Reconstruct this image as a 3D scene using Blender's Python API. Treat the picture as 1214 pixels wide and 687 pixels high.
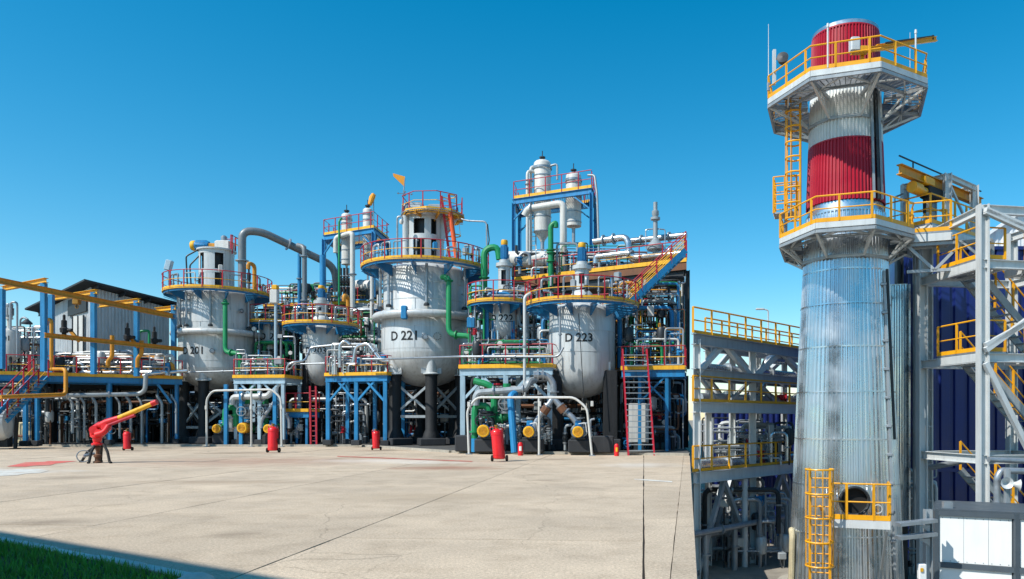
import bpy, math, random
from mathutils import Vector, Matrix
random.seed(7)
for o in list(bpy.data.objects): bpy.data.objects.remove(o, do_unlink=True)
sc = bpy.context.scene
COL = sc.collection
R = math.radians
V = Vector

# ------------------------------------------------------------------ camera, sky, sun, exposure
F, PX, PY, EYE = 900.0, 700.0, 497.0, 1.7        # focal length and vanishing point in photo pixels (1214 x 687)
cam_d = bpy.data.cameras.new('camera'); cam = bpy.data.objects.new('camera', cam_d); COL.objects.link(cam)
cam.location = (0, 0, EYE); cam.rotation_euler = (R(90), 0, 0)
cam_d.sensor_width = 36.0; cam_d.lens = F / 1214 * 36.0
cam_d.shift_x = (607 - PX) / 1214; cam_d.shift_y = (PY - 343.5) / 1214
cam_d.clip_start = 0.1; cam_d.clip_end = 6000
sc.camera = cam
SUN_DIR = V((-0.83, -0.60, 1.12)).normalized()      # towards the sun
SUN_EL = math.asin(SUN_DIR.z); SUN_AZ = math.atan2(SUN_DIR.x, SUN_DIR.y)
w = bpy.data.worlds.new('World'); sc.world = w; w.use_nodes = True
nt = w.node_tree; nt.nodes.clear()
sky = nt.nodes.new('ShaderNodeTexSky'); sky.sky_type = 'NISHITA'; sky.sun_disc = False
sky.sun_elevation = SUN_EL; sky.sun_rotation = SUN_AZ % (2 * math.pi)
sky.altitude = 0; sky.air_density = 1.0; sky.dust_density = 0.3; sky.ozone_density = 2.5
hs = nt.nodes.new('ShaderNodeHueSaturation'); hs.inputs['Saturation'].default_value = 1.47; hs.inputs['Hue'].default_value = 0.482
bg = nt.nodes.new('ShaderNodeBackground'); bg.inputs['Strength'].default_value = 0.15
wo = nt.nodes.new('ShaderNodeOutputWorld')
nt.links.new(sky.outputs[0], hs.inputs['Color']); nt.links.new(hs.outputs[0], bg.inputs[0]); nt.links.new(bg.outputs[0], wo.inputs[0])
sl = bpy.data.lights.new('sun', 'SUN'); sl.energy = 5.0; sl.angle = R(0.53); sl.color = (1.0, 0.95, 0.87)
so = bpy.data.objects.new('sun', sl); COL.objects.link(so); so.location = (-30, -30, 60)
so.rotation_euler = SUN_DIR.to_track_quat('Z', 'Y').to_euler()
sc.render.engine = 'CYCLES'
vs = sc.view_settings; vs.view_transform = 'Standard'; vs.look = 'None'; vs.gamma = 1; vs.exposure = 0.15; vs.use_curve_mapping = False

# ------------------------------------------------------------------ materials
def lin(h):
    h = h.lstrip('#'); c = [int(h[i:i + 2], 16) / 255 for i in (0, 2, 4)]
    return [x / 12.92 if x <= .04045 else ((x + .055) / 1.055) ** 2.4 for x in c]
MATS = {}
def mat(name, col, rough=.5, metal=0.0, var=.10, scale=1.5, dirt=.0, dirtcol='#3a2e22', bump=0.0, bscale=40, streak=True, coat=0.0, rvar=.12):
    m = bpy.data.materials.new(name); m.use_nodes = True; n = m.node_tree.nodes; L = m.node_tree.links
    b = n['Principled BSDF']; c = lin(col) if isinstance(col, str) else col
    tc = n.new('ShaderNodeTexCoord'); geo = n.new('ShaderNodeNewGeometry')
    mp = n.new('ShaderNodeMapping'); L.new(geo.outputs['Position'], mp.inputs[0])
    nz = n.new('ShaderNodeTexNoise'); nz.inputs['Scale'].default_value = scale; nz.inputs['Detail'].default_value = 6; nz.inputs['Roughness'].default_value = .6
    L.new(mp.outputs[0], nz.inputs['Vector'])
    mr = n.new('ShaderNodeMapRange'); mr.inputs[1].default_value = .3; mr.inputs[2].default_value = .7
    mr.inputs[3].default_value = 1 - var; mr.inputs[4].default_value = 1 + var; L.new(nz.outputs[0], mr.inputs[0])
    oi = n.new('ShaderNodeObjectInfo')
    mo = n.new('ShaderNodeMapRange'); mo.inputs[3].default_value = 1 - var * .6; mo.inputs[4].default_value = 1 + var * .6; L.new(oi.outputs['Random'], mo.inputs[0])
    mu = n.new('ShaderNodeMath'); mu.operation = 'MULTIPLY'; L.new(mr.outputs[0], mu.inputs[0]); L.new(mo.outputs[0], mu.inputs[1])
    vm = n.new('ShaderNodeVectorMath'); vm.operation = 'SCALE'; vm.inputs[0].default_value = c; L.new(mu.outputs[0], vm.inputs['Scale'])
    out = vm.outputs[0]
    if dirt > 0:
        m2 = n.new('ShaderNodeMapping'); m2.inputs['Scale'].default_value = (5, 5, .45) if streak else (1.2, 1.2, 1.2); L.new(geo.outputs['Position'], m2.inputs[0])
        n2 = n.new('ShaderNodeTexNoise'); n2.inputs['Scale'].default_value = 1.1; n2.inputs['Detail'].default_value = 7; n2.inputs['Roughness'].default_value = .65; L.new(m2.outputs[0], n2.inputs['Vector'])
        r2 = n.new('ShaderNodeMapRange'); r2.inputs[1].default_value = .48; r2.inputs[2].default_value = .78; r2.inputs[3].default_value = 0; r2.inputs[4].default_value = dirt; L.new(n2.outputs[0], r2.inputs[0])
        mx = n.new('ShaderNodeMix'); mx.data_type = 'RGBA'; L.new(r2.outputs[0], mx.inputs[0]); L.new(out, mx.inputs[6]); mx.inputs[7].default_value = lin(dirtcol) + [1]
        out = mx.outputs[2]
    L.new(out, b.inputs['Base Color'])
    rr = n.new('ShaderNodeMapRange'); rr.inputs[1].default_value = .3; rr.inputs[2].default_value = .7; rr.inputs[3].default_value = max(.05, rough - rvar); rr.inputs[4].default_value = min(1, rough + rvar)
    L.new(nz.outputs[0], rr.inputs[0]); L.new(rr.outputs[0], b.inputs['Roughness'])
    b.inputs['Metallic'].default_value = metal
    if coat: b.inputs['Coat Weight'].default_value = coat
    if bump > 0:
        n3 = n.new('ShaderNodeTexNoise'); n3.inputs['Scale'].default_value = bscale; n3.inputs['Detail'].default_value = 3; L.new(geo.outputs['Position'], n3.inputs['Vector'])
        bp = n.new('ShaderNodeBump'); bp.inputs['Strength'].default_value = bump; bp.inputs['Distance'].default_value = .02; L.new(n3.outputs[0], bp.inputs['Height']); L.new(bp.outputs[0], b.inputs['Normal'])
    MATS[name] = m
    return m
mat('blue', '#1d7db2', .5, dirt=.6, dirtcol='#2a3440', var=.12)
mat('blue_deep', '#0f6a9e', .45, dirt=.4, dirtcol='#1c2a38')
mat('yellow', '#e6ac1e', .55, dirt=.55, dirtcol='#7a5518', var=.1)
mat('ochre', '#c98a22', .55, dirt=.6, dirtcol='#6e4414', var=.12)
mat('red', '#a8152b', .52, dirt=.4, dirtcol='#4a1016')
mat('fire_red', '#d8161c', .4, dirt=.4, dirtcol='#7a1216', coat=.15)
mat('orange', '#e05a20', .5, dirt=.3)
mat('green', '#0a8650', .5, dirt=.5, dirtcol='#0a3a26')
mat('silver_paint', '#bfc3c3', .4, metal=.15, dirt=.5, dirtcol='#6a6256', var=.06, scale=.8)
mat('white_paint', '#cbcbc6', .5, dirt=.5, dirtcol='#7a6a58', var=.06)
mat('grey_paint', '#98a0a4', .45, metal=.2, dirt=.4, dirtcol='#4c4740')
mat('pipe_grey', '#757c80', .45, metal=.2, dirt=.5, dirtcol='#3c3a36')
mat('pale_blue', '#9fb9c8', .45, dirt=.4, dirtcol='#5a6064')
mat('galv', '#9ba2a8', .4, metal=.55, dirt=.35, dirtcol='#5a5650', var=.14, scale=4)
mat('alu', '#c3c7ca', .28, metal=.85, dirt=.25, dirtcol='#7e7a72', var=.1, scale=3)
mat('dark_steel', '#33383c', .5, metal=.3, dirt=.3, dirtcol='#17181a')
mat('black', '#1d1f21', .75, dirt=.3, dirtcol='#3a3836', bump=.3, bscale=14)
mat('black_rubber', '#121314', .8)
mat('tar', '#15181b', .7, dirt=.35, dirtcol='#33343a', bump=.5, bscale=9, var=.3)
mat('rust', '#6e4a34', .8, dirt=.5, var=.25)
mat('brass', '#a47a38', .4, metal=.6, dirt=.4)
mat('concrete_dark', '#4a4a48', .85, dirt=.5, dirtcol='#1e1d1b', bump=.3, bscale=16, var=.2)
mat('concrete_pale', '#a19c90', .85, dirt=.5, dirtcol='#4a4238', bump=.3, bscale=16, var=.15)
mat('plinth', '#2c2f33', .8, dirt=.4, dirtcol='#48484a', bump=.4, bscale=20, var=.3)
mat('clad_grey', '#b4b8ba', .45, metal=.2, dirt=.45, dirtcol='#5c5750', var=.1, scale=1)
mat('roof_dark', '#3c4044', .6, metal=.3, dirt=.4)
mat('letter', '#15171a', .6)
mat('orange_cloth', '#e89a30', .8)
mat('paper', '#e4e4de', .6)
mat('glass_dark', '#0d1114', .15)
# right-hand yard
mat('stack_silver', '#d2d8dc', .29, metal=.95, dirt=.12, dirtcol='#8f8468', var=.06, scale=1.2)
mat('stack_white', '#d8dcda', .42, metal=.1, dirt=.25, dirtcol='#8d8f88', var=.05)
mat('stack_red', '#a4102a', .42, dirt=.15, dirtcol='#5a0c18', var=.08)
mat('yard_yellow', '#eaa510', .42, dirt=.25, dirtcol='#8a5a10')
mat('steel_white', '#c9cdcd', .45, metal=.1, dirt=.3, dirtcol='#75736c', var=.06)
mat('steel_grey', '#9ea5a9', .45, metal=.3, dirt=.35, dirtcol='#4a4a48')
mat('clad_blue', '#122668', .42, dirt=.25, dirtcol='#0a1536', var=.12, scale=.6)
mat('panel_white', '#e6e8e6', .4, dirt=.15, dirtcol='#a49c8c', var=.03)
mat('frame_grey', '#4a545c', .45, dirt=.2)
mat('duct_silver', '#bcc4c9', .2, metal=1.0, var=.1, scale=1.5, dirt=.15, dirtcol='#8f8468')
mat('lagging', '#c9bd9a', .8, dirt=.6, dirtcol='#6e6248', bump=.6, bscale=12, var=.2)
mat('deck_under', '#5d6468', .5, metal=.4, dirt=.4, var=.2)

# ------------------------------------------------------------------ geometry helpers
def A(px, py, d): return V(((px - PX) / F * d, d, EYE + (PY - py) / F * d))
def G(px, d, z=0.0): return V(((px - PX) / F * d, d, z))
def ZH(py, d): return EYE + (PY - py) / F * d
def basis(t):
    t = t.normalized(); a = V((0, 0, 1)) if abs(t.z) < .95 else V((1, 0, 0))
    u = t.cross(a).normalized(); return u, u.cross(t).normalized()
def bend(pts, rad, n=4):
    pts = [V(p) for p in pts]; out = [pts[0]]
    for i in range(1, len(pts) - 1):
        p, a, b = pts[i], pts[i - 1] - pts[i], pts[i + 1] - pts[i]
        r = min(rad, a.length * .48, b.length * .48); a.normalize(); b.normalize()
        s, e = p + a * r, p + b * r
        for k in range(n + 1):
            t = k / n; out.append((1 - t) ** 2 * s + 2 * t * (1 - t) * p + t * t * e)
    out.append(pts[-1]); return out
class MB:
    def __init__(s): s.v = []; s.f = []
    def add(s, vs, fs):
        k = len(s.v); s.v += [V(x) for x in vs]; s.f += [[i + k for i in q] for q in fs]; return s
    def box(s, c, size, rz=0.0, M3=None):
        c = V(c); h = V(size) / 2; M3 = M3 or Matrix.Rotation(rz, 3, 'Z')
        vs = [c + M3 @ V((x * h.x, y * h.y, z * h.z)) for x in (-1, 1) for y in (-1, 1) for z in (-1, 1)]
        return s.add(vs, [(0, 1, 3, 2), (4, 6, 7, 5), (0, 4, 5, 1), (2, 3, 7, 6), (0, 2, 6, 4), (1, 5, 7, 3)])
    def bev(s, c, size, b=.03, rz=0.0, M3=None):        # box with chamfered edges
        c = V(c); h = V(size) / 2; M3 = M3 or Matrix.Rotation(rz, 3, 'Z'); b = min(b, h.x * .45, h.y * .45, h.z * .45); vs = []; fs = []
        for z, i in ((-h.z, b), (-h.z + b, 0), (h.z - b, 0), (h.z, b)):
            X, Y = h.x - i, h.y - i
            ring = [(-X + b, -Y), (X - b, -Y), (X, -Y + b), (X, Y - b), (X - b, Y), (-X + b, Y), (-X, Y - b), (-X, -Y + b)]
            vs += [c + M3 @ V((x, y, z)) for x, y in ring]
        for k in range(3): fs += [(k * 8 + j, k * 8 + (j + 1) % 8, k * 8 + 8 + (j + 1) % 8, k * 8 + 8 + j) for j in range(8)]
        fs += [tuple(range(7, -1, -1)), tuple(range(24, 32))]
        return s.add(vs, fs)
    def beam(s, p0, p1, w, h):
        p0, p1 = V(p0), V(p1); t = p1 - p0
        if t.length < 1e-5: return s
        u, v = basis(t); vs = [p + u * (a * w / 2) + v * (b * h / 2) for p in (p0, p1) for a, b in ((-1, -1), (1, -1), (1, 1), (-1, 1))]
        return s.add(vs, [(0, 3, 2, 1), (4, 5, 6, 7), (0, 1, 5, 4), (1, 2, 6, 5), (2, 3, 7, 6), (3, 0, 4, 7)])
    def ibeam(s, p0, p1, w, h, t=.02):
        p0, p1 = V(p0), V(p1); u, v = basis(p1 - p0)
        for k in (-1, 1): s.beam(p0 + v * k * (h - t) / 2, p1 + v * k * (h - t) / 2, w, t)
        return s.beam(p0, p1, t, h - 2 * t)
    def tube(s, pts, r, seg=8, closed=False, caps=True):
        pts = [V(p) for p in pts]; n = len(pts); rs = r if isinstance(r, (list, tuple)) else [r] * n; vs = []; fs = []; up = None
        for i, p in enumerate(pts):
            a = pts[(i - 1) % n] if (closed or i) else p; b = pts[(i + 1) % n] if (closed or i < n - 1) else p
            t = (b - a).normalized()
            if up is None: up = basis(t)[0]
            u = (up - t * up.dot(t)); u = u.normalized() if u.length > 1e-4 else basis(t)[0]; up = u; v = t.cross(u)
            vs += [p + (u * math.cos(k * 2 * math.pi / seg) + v * math.sin(k * 2 * math.pi / seg)) * rs[i] for k in range(seg)]
        for i in range(n if closed else n - 1):
            j = (i + 1) % n; fs += [(i * seg + k, i * seg + (k + 1) % seg, j * seg + (k + 1) % seg, j * seg + k) for k in range(seg)]
        if caps and not closed: fs += [tuple(range(seg - 1, -1, -1)), tuple(range((n - 1) * seg, n * seg))]
        return s.add(vs, fs)
    def lathe(s, prof, o, axis=(0, 0, 1), seg=24, a0=0.0, a1=None):
        o = V(o); ax = V(axis).normalized(); u, v = basis(ax); full = a1 is None; a1 = 2 * math.pi if full else a1; m = seg if full else seg + 1; vs = []; fs = []
        if abs(ax.z) > .99: u, v = V((1, 0, 0)), V((0, 1, 0)) * (1 if ax.z > 0 else -1)
        for r, z in prof:
            for k in range(m):
                a = a0 + (a1 - a0) * k / seg; vs.append(o + ax * z + (u * math.cos(a) + v * math.sin(a)) * max(r, 1e-4))
        for i in range(len(prof) - 1):
            for k in range(seg):
                j = (k + 1) % m; fs.append((i * m + k, i * m + j, i * m + m + j, i * m + m + k))
        return s.add(vs, fs)
    def cyl(s, p0, p1, r0, r1=None, seg=12): return s.tube([p0, p1], [r0, r0 if r1 is None else r1], seg)
    def ring(s, c, Rm, r, seg=28, rs=8, axis=(0, 0, 1), a0=0, a1=None):
        c = V(c); ax = V(axis).normalized(); u, v = basis(ax)
        if abs(ax.z) > .99: u, v = V((1, 0, 0)), V((0, 1, 0))
        full = a1 is None; a1 = 2 * math.pi if full else a1
        pts = [c + (u * math.cos(a0 + (a1 - a0) * k / seg) + v * math.sin(a0 + (a1 - a0) * k / seg)) * Rm for k in range(seg if full else seg + 1)]
        return s.tube(pts, r, rs, closed=full)
    def poly(s, pts, z0, z1):                             # extruded ground-plan polygon
        n = len(pts); vs = [V((p[0], p[1], z0)) for p in pts] + [V((p[0], p[1], z1)) for p in pts]
        return s.add(vs, [tuple(range(n - 1, -1, -1)), tuple(range(n, 2 * n))] + [(i, (i + 1) % n, n + (i + 1) % n, n + i) for i in range(n)])
    def slab(s, pts, n, t):                               # extruded planar polygon along n
        pts = [V(p) for p in pts]; k = len(pts); o = V(n).normalized() * t
        return s.add([p - o / 2 for p in pts] + [p + o / 2 for p in pts], [tuple(range(k - 1, -1, -1)), tuple(range(k, 2 * k))] + [(i, (i + 1) % k, k + (i + 1) % k, k + i) for i in range(k)])
    def mesh(s, name, material, origin=(0, 0, 0), smooth=True):
        o = V(origin); me = bpy.data.meshes.new(name); me.from_pydata([tuple(p - o) for p in s.v], [], s.f); me.update()
        if smooth:
            me.polygons.foreach_set('use_smooth', [True] * len(me.polygons)); me.set_sharp_from_angle(angle=R(35))
        me.materials.append(MATS[material]); return me
    def build(s, name, material, parent=None, origin=None, smooth=True):
        base = WL[parent.name] if parent else V(origin if origin is not None else s.base())
        ob = bpy.data.objects.new(name, s.mesh(name, material, base, smooth)); COL.objects.link(ob); WL[ob.name] = base
        if parent: ob.parent = parent
        else: ob.location = base
        return ob
    def base(s):
        xs = [p.x for p in s.v]; ys = [p.y for p in s.v]; return V(((min(xs) + max(xs)) / 2, (min(ys) + max(ys)) / 2, min(p.z for p in s.v)))
WL = {}                                                   # world position of each object's origin
def inst(name, me, parent, pos, rot=None):                # a part that shares mesh data with its look-alikes
    ob = bpy.data.objects.new(name, me); COL.objects.link(ob); ob.parent = parent
    ob.location = V(pos) - WL[parent.name]; WL[ob.name] = V(pos)
    if rot is not None: ob.rotation_euler = rot
    return ob
def tag(o, label, cat, group=None, kind=None):
    o['label'] = label; o['category'] = cat
    if group: o['group'] = group
    if kind: o['kind'] = kind
    return o
def thing(name, label, cat, loc, group=None):
    o = bpy.data.objects.new(name, None); o.empty_display_size = .3; COL.objects.link(o); o.location = loc; WL[o.name] = V(loc)
    return tag(o, label, cat, group)
def structure(o):
    o['kind'] = 'structure'; return o
CACHE = {}
def cached(key, fn):
    if key not in CACHE: CACHE[key] = fn()
    return CACHE[key]
def post_mesh(h, r, m): return cached(('post', round(h, 3), r, m), lambda: MB().beam((0, 0, 0), (0, 0, h), r * 2, r * 2).mesh('post', m))
def flange_mesh(r, m): return cached(('fl', round(r, 3), m), lambda: MB().lathe([(0, -.035), (r, -.035), (r, .035), (0, .035)], (0, 0, 0), seg=12).mesh('flange', m))
def quat_z(d): return V((0, 0, 1)).rotation_difference(V(d)).to_euler()
def railing(par, pts, h=1.1, top='red', mid='yellow', post='red', sp=1.15, r=.028, closed=False, mids=1):
    pts = [V(p) for p in pts]; P2 = pts + ([pts[0]] if closed else [])
    upz = V((0, 0, h)); ob = MB().tube([p + upz for p in pts], r, 6, closed=closed).build('railing', top, par)
    for k in range(mids):
        MB().tube([p + upz * (k + 1) / (mids + 1) for p in pts], r * .8, 6, closed=closed).build('mid_rail', mid, ob)
    me = post_mesh(h, r * 1.1, post); acc = 0; last = None
    Ltot = sum((b - a).length for a, b in zip(P2, P2[1:])); n = max(1, round(Ltot / sp)); st = Ltot / n; done = 0; k = 0
    for a, b in zip(P2, P2[1:]):
        l = (b - a).length
        while k * st <= done + l + 1e-4 and not (closed and k == n):
            inst('post', me, ob, a + (b - a) * min(1, (k * st - done) / max(l, 1e-6))); k += 1
        done += l
    return ob
def toe(par, pts, h=.2, m='yellow', closed=False, dz=0.0, t=.03, name='toe_board'):
    pts = [V(p) for p in pts]; P2 = pts + ([pts[0]] if closed else []); b = MB()
    for p, q in zip(P2, P2[1:]):
        e = (q - p).normalized() * t * .5; z = V((0, 0, h / 2 + dz)); b.beam(p + z, q + z, t, h)
    return b.build(name, m, par, smooth=False)
def arc(c, r, a0, a1, z, n):
    return [V((c[0] + r * math.cos(R(a0 + (a1 - a0) * k / n)), c[1] + r * math.sin(R(a0 + (a1 - a0) * k / n)), z)) for k in range(n + 1)]
def grating_ring(c, r0, r1, z, a0=0, a1=360):
    b = MB(); n = int(math.radians(a1 - a0) * r1 / .14)
    for k in range(n):
        a = R(a0 + (a1 - a0) * k / n); u = V((math.cos(a), math.sin(a), 0)); o = V((c[0], c[1], z)); b.beam(o + u * r0, o + u * r1, .035, .05)
    m = max(2, int((r1 - r0) / .22))
    for k in range(m + 1):
        rr = r0 + (r1 - r0) * k / m; pp = arc(c, rr, a0, a1, z, 40)
        for p, q in zip(pp, pp[1:]): b.beam(p, q, .03, .04)
    return b
def grating_rect(o, u, v, lu, lv, z):                     # corner o, unit vectors u, v
    b = MB(); o = V((o[0], o[1], z))
    for k in range(int(lv / .13) + 1): p = o + v * min(k * .13, lv); b.beam(p, p + u * lu, .035, .05)
    for k in range(int(lu / .5) + 1): p = o + u * min(k * .5, lu); b.beam(p, p + v * lv, .03, .05)
    return b
def ring_platform(par, c, z, r0, r1, a0=0, a1=360, nb=12, bdepth=.75, rail=True, edge='yellow', brk='blue_deep', rtop='red', gap=None, bend_n=40):
    full = a1 - a0 >= 359.9
    grating_ring(c, r0, r1, z, a0, a1).build('deck', 'galv', par, smooth=False)
    pts = arc(c, r1, a0, a1, z, bend_n)
    if full: pts = pts[:-1]
    toe(par, pts, .2, edge, closed=full, dz=-.06)
    toe(par, arc(c, r1 - .1, a0, a1, z, bend_n), .1, brk, dz=-.2, t=.06, name='edge_beam')
    for k in range(nb):
        a = R(a0 + (a1 - a0) * (k + .5) / nb); u = V((math.cos(a), math.sin(a), 0)); n = V((-u.y, u.x, 0)); o = V((c[0], c[1], 0))
        b = MB().slab([o + u * r0 + V((0, 0, z - .08)), o + u * (r1 - .04) + V((0, 0, z - .08)), o + u * (r1 - .04) + V((0, 0, z - .2)), o + u * r0 + V((0, 0, z - .08 - bdepth * .7))], n, .04)
        b.beam(o + u * r0 + V((0, 0, z - .1 - bdepth * .7)), o + u * (r1 - .04) + V((0, 0, z - .28)), .08, .03)
        b.build('bracket', brk, par, smooth=False)
    if rail:
        if gap:
            p2 = arc(c, r1 - .03, gap[1], gap[0] + 360, z, bend_n); railing(par, p2, top=rtop, post=rtop)
        else: railing(par, [p for p in pts], closed=full, top=rtop, post=rtop)
def frustum_profile(r, z0, z1, dome, dn=7):               # dished bottom, cylinder, dished top
    pr = [(r * math.sin(k / dn * math.pi / 2), z0 + dome - dome * math.cos(k / dn * math.pi / 2)) for k in range(dn + 1)]
    return pr
TXT = {}
def text_mesh(s, h):
    cu = bpy.data.curves.new('txt', 'FONT'); cu.body = s; cu.size = h * 1.38; cu.align_x = 'CENTER'; cu.offset = h * .028; cu.resolution_u = 3
    ob = bpy.data.objects.new('txt', cu); COL.objects.link(ob); bpy.context.view_layer.update()
    me = bpy.data.meshes.new_from_object(ob.evaluated_get(bpy.context.evaluated_depsgraph_get())); bpy.data.objects.remove(ob); return me
def lettering(par, s, c, r, ang, z, h, m='letter', proud=.012):
    me = text_mesh(s, h); b = MB(); vs = []
    for v in me.vertices:
        a = R(ang) + v.co.x / r; vs.append(V((c[0] + (r + proud) * math.cos(a), c[1] + (r + proud) * math.sin(a), z + v.co.y - h / 2)))
    b.add(vs, [list(p.vertices) for p in me.polygons]); return b.build('lettering', m, par, smooth=False)
def pipe(par, pts, r, m='galv', rad=None, flanges=(), name='pipe', seg=10, n=4):
    b = MB().tube(bend(pts, rad if rad else r * 3, n), r, seg); 
    ob = b.build(name, m, par)
    pts = [V(p) for p in pts]
    for i, t in flanges:
        p = pts[i].lerp(pts[i + 1], t); inst('flange', flange_mesh(r * 1.65, m if m in ('green', 'yellow') else 'galv'), ob, p, quat_z(pts[i + 1] - pts[i]))
    return ob
def valve_mesh(r, m):
    def f():
        b = MB(); b.lathe([(0, -2.2 * r), (1.7 * r, -2.2 * r), (1.7 * r, -1.7 * r), (r, -1.6 * r), (1.45 * r, 0), (r, 1.6 * r), (1.7 * r, 1.7 * r), (1.7 * r, 2.2 * r), (0, 2.2 * r)], (0, 0, 0), seg=10)
        b.cyl((0, 0, 0), (0, -3.2 * r, 0), .8 * r, .55 * r, 8); b.cyl((0, -3.2 * r, 0), (0, -4.6 * r, 0), .25 * r, seg=6); b.ring((0, -4.5 * r, 0), 1.35 * r, .17 * r, 14, 5, axis=(0, 1, 0))
        b.beam((-1.35 * r, -4.5 * r, 0), (1.35 * r, -4.5 * r, 0), .15 * r, .15 * r); b.beam((0, -4.5 * r, -1.35 * r), (0, -4.5 * r, 1.35 * r), .15 * r, .15 * r)
        return b.mesh('valve', m)
    return cached(('valve', round(r, 3), m), f)
def valve(par, p, r, d=(0, 0, 1), m='dark_steel', spin=0.0):
    ob = inst('valve', valve_mesh(r, m), par, p); q = V((0, 0, 1)).rotation_difference(V(d)).to_matrix() @ Matrix.Rotation(spin, 3, 'Z'); ob.rotation_euler = q.to_euler(); return ob

# ------------------------------------------------------------------ ground
def slab_material():
    m = mat('slab_concrete', '#beac95', .88, var=.13, scale=.45, dirt=.45, dirtcol='#86735c', streak=False, bump=.35, bscale=60)
    n = m.node_tree.nodes; L = m.node_tree.links; b = n['Principled BSDF']; src = b.inputs['Base Color'].links[0].from_socket
    geo = n.new('ShaderNodeNewGeometry')
    sp = n.new('ShaderNodeTexNoise'); sp.inputs['Scale'].default_value = 26; sp.inputs['Detail'].default_value = 4; sp.inputs['Roughness'].default_value = .8; L.new(geo.outputs['Position'], sp.inputs['Vector'])
    mr = n.new('ShaderNodeMapRange'); mr.inputs[1].default_value = .3; mr.inputs[2].default_value = .7; mr.inputs[3].default_value = .62; mr.inputs[4].default_value = 1.32; L.new(sp.outputs[0], mr.inputs[0])
    vm = n.new('ShaderNodeVectorMath'); vm.operation = 'SCALE'; L.new(src, vm.inputs[0]); L.new(mr.outputs[0], vm.inputs['Scale']); out = vm.outputs[0]
    def ellipse(cx, cy, sx, sy, col, amt, soft=.9):
        nonlocal out
        mp = n.new('ShaderNodeMapping'); mp.vector_type = 'POINT'; mp.inputs['Location'].default_value = (-cx / sx, -cy / sy, 0); mp.inputs['Scale'].default_value = (1 / sx, 1 / sy, 0); L.new(geo.outputs['Position'], mp.inputs[0])
        ln = n.new('ShaderNodeVectorMath'); ln.operation = 'LENGTH'; L.new(mp.outputs[0], ln.inputs[0])
        nz = n.new('ShaderNodeTexNoise'); nz.inputs['Scale'].default_value = 1.3; nz.inputs['Detail'].default_value = 6; L.new(geo.outputs['Position'], nz.inputs['Vector'])
        ad = n.new('ShaderNodeMath'); ad.operation = 'MULTIPLY_ADD'; L.new(nz.outputs[0], ad.inputs[0]); ad.inputs[1].default_value = 1.6; L.new(ln.outputs['Value'], ad.inputs[2])
        r = n.new('ShaderNodeMapRange'); r.inputs[1].default_value = 1.0; r.inputs[2].default_value = 1.0 + soft; r.inputs[3].default_value = amt; r.inputs[4].default_value = 0; L.new(ad.outputs[0], r.inputs[0])
        mx = n.new('ShaderNodeMix'); mx.data_type = 'RGBA'; L.new(r.outputs[0], mx.inputs[0]); L.new(out, mx.inputs[6]); mx.inputs[7].default_value = lin(col) + [1]; out = mx.outputs[2]
    ellipse(-5.0, 26.3, 2.2, 1.3, '#8a4f34', .6)
    ellipse(-13.5, 30.5, 5.5, 4.0, '#9a6f5c', .5)
    ellipse(-8.5, 31.0, 3.0, 1.6, '#d8cfc4', .55)
    ellipse(-10.0, 20.5, 3.0, .9, '#98826a', .5)
    ellipse(-6.6, 29.5, 2.2, 1.0, '#dad6cc', .5)
    ellipse(1.9, 28.0, 1.6, 1.6, '#cdc8c0', .5)
    ellipse(-20.0, 24.5, 3.2, 1.6, '#cfcdc8', .8)
    for ex, ey, ea in ((-9, 12.5, .8), (-1.2, 21, .7), (-15, 22, 1.1), (-6, 34, 1.4), (-18, 38, 2.2), (-26, 41, 2.5), (-11, 41, 1.8), (-1.5, 32, 1.2), (-5.2, 11.2, .6)): ellipse(ex, ey, ea, ea * .7, '#6d5c4a', .45)
    ellipse(-3.5, 16.5, 2.5, 1.5, '#a8957c', .5)
    cr = n.new('ShaderNodeTexVoronoi'); cr.feature = 'DISTANCE_TO_EDGE'; cr.inputs['Scale'].default_value = .16
    wn = n.new('ShaderNodeTexNoise'); wn.inputs['Scale'].default_value = .9; wn.inputs['Detail'].default_value = 5; L.new(geo.outputs['Position'], wn.inputs['Vector'])
    wm = n.new('ShaderNodeVectorMath'); wm.operation = 'MULTIPLY_ADD'; L.new(wn.outputs[1], wm.inputs[0]); wm.inputs[1].default_value = (.9, .9, 0); L.new(geo.outputs['Position'], wm.inputs[2]); L.new(wm.outputs[0], cr.inputs['Vector'])
    r = n.new('ShaderNodeMapRange'); r.inputs[1].default_value = 0; r.inputs[2].default_value = .0022; r.inputs[3].default_value = .35; r.inputs[4].default_value = 0; L.new(cr.outputs[0], r.inputs[0])
    mx = n.new('ShaderNodeMix'); mx.data_type = 'RGBA'; L.new(r.outputs[0], mx.inputs[0]); L.new(out, mx.inputs[6]); mx.inputs[7].default_value = lin('#4f4336') + [1]
    L.new(mx.outputs[2], b.inputs['Base Color'])
slab_material()
mat('joint_tar', '#2e2822', .9, var=.3, scale=6)
mat('earth', '#9a8b70', .95, var=.2, scale=.2, dirt=.5, dirtcol='#6a6048', streak=False)
mat('yard_ground', '#8d877c', .9, var=.15, scale=.7, dirt=.5, dirtcol='#5a544a', streak=False, bump=.3)
mat('kerb_white', '#c9c6be', .8, var=.12, scale=6, dirt=.5, dirtcol='#6a6252', streak=False)
mat('paint_red', '#c05a50', .8, var=.3, scale=5, dirt=1.0, dirtcol='#b39c84', streak=False)
mat('paint_white', '#d5d2c8', .7, var=.2, scale=5, dirt=1.0, dirtcol='#b39c84', streak=False)
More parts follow.
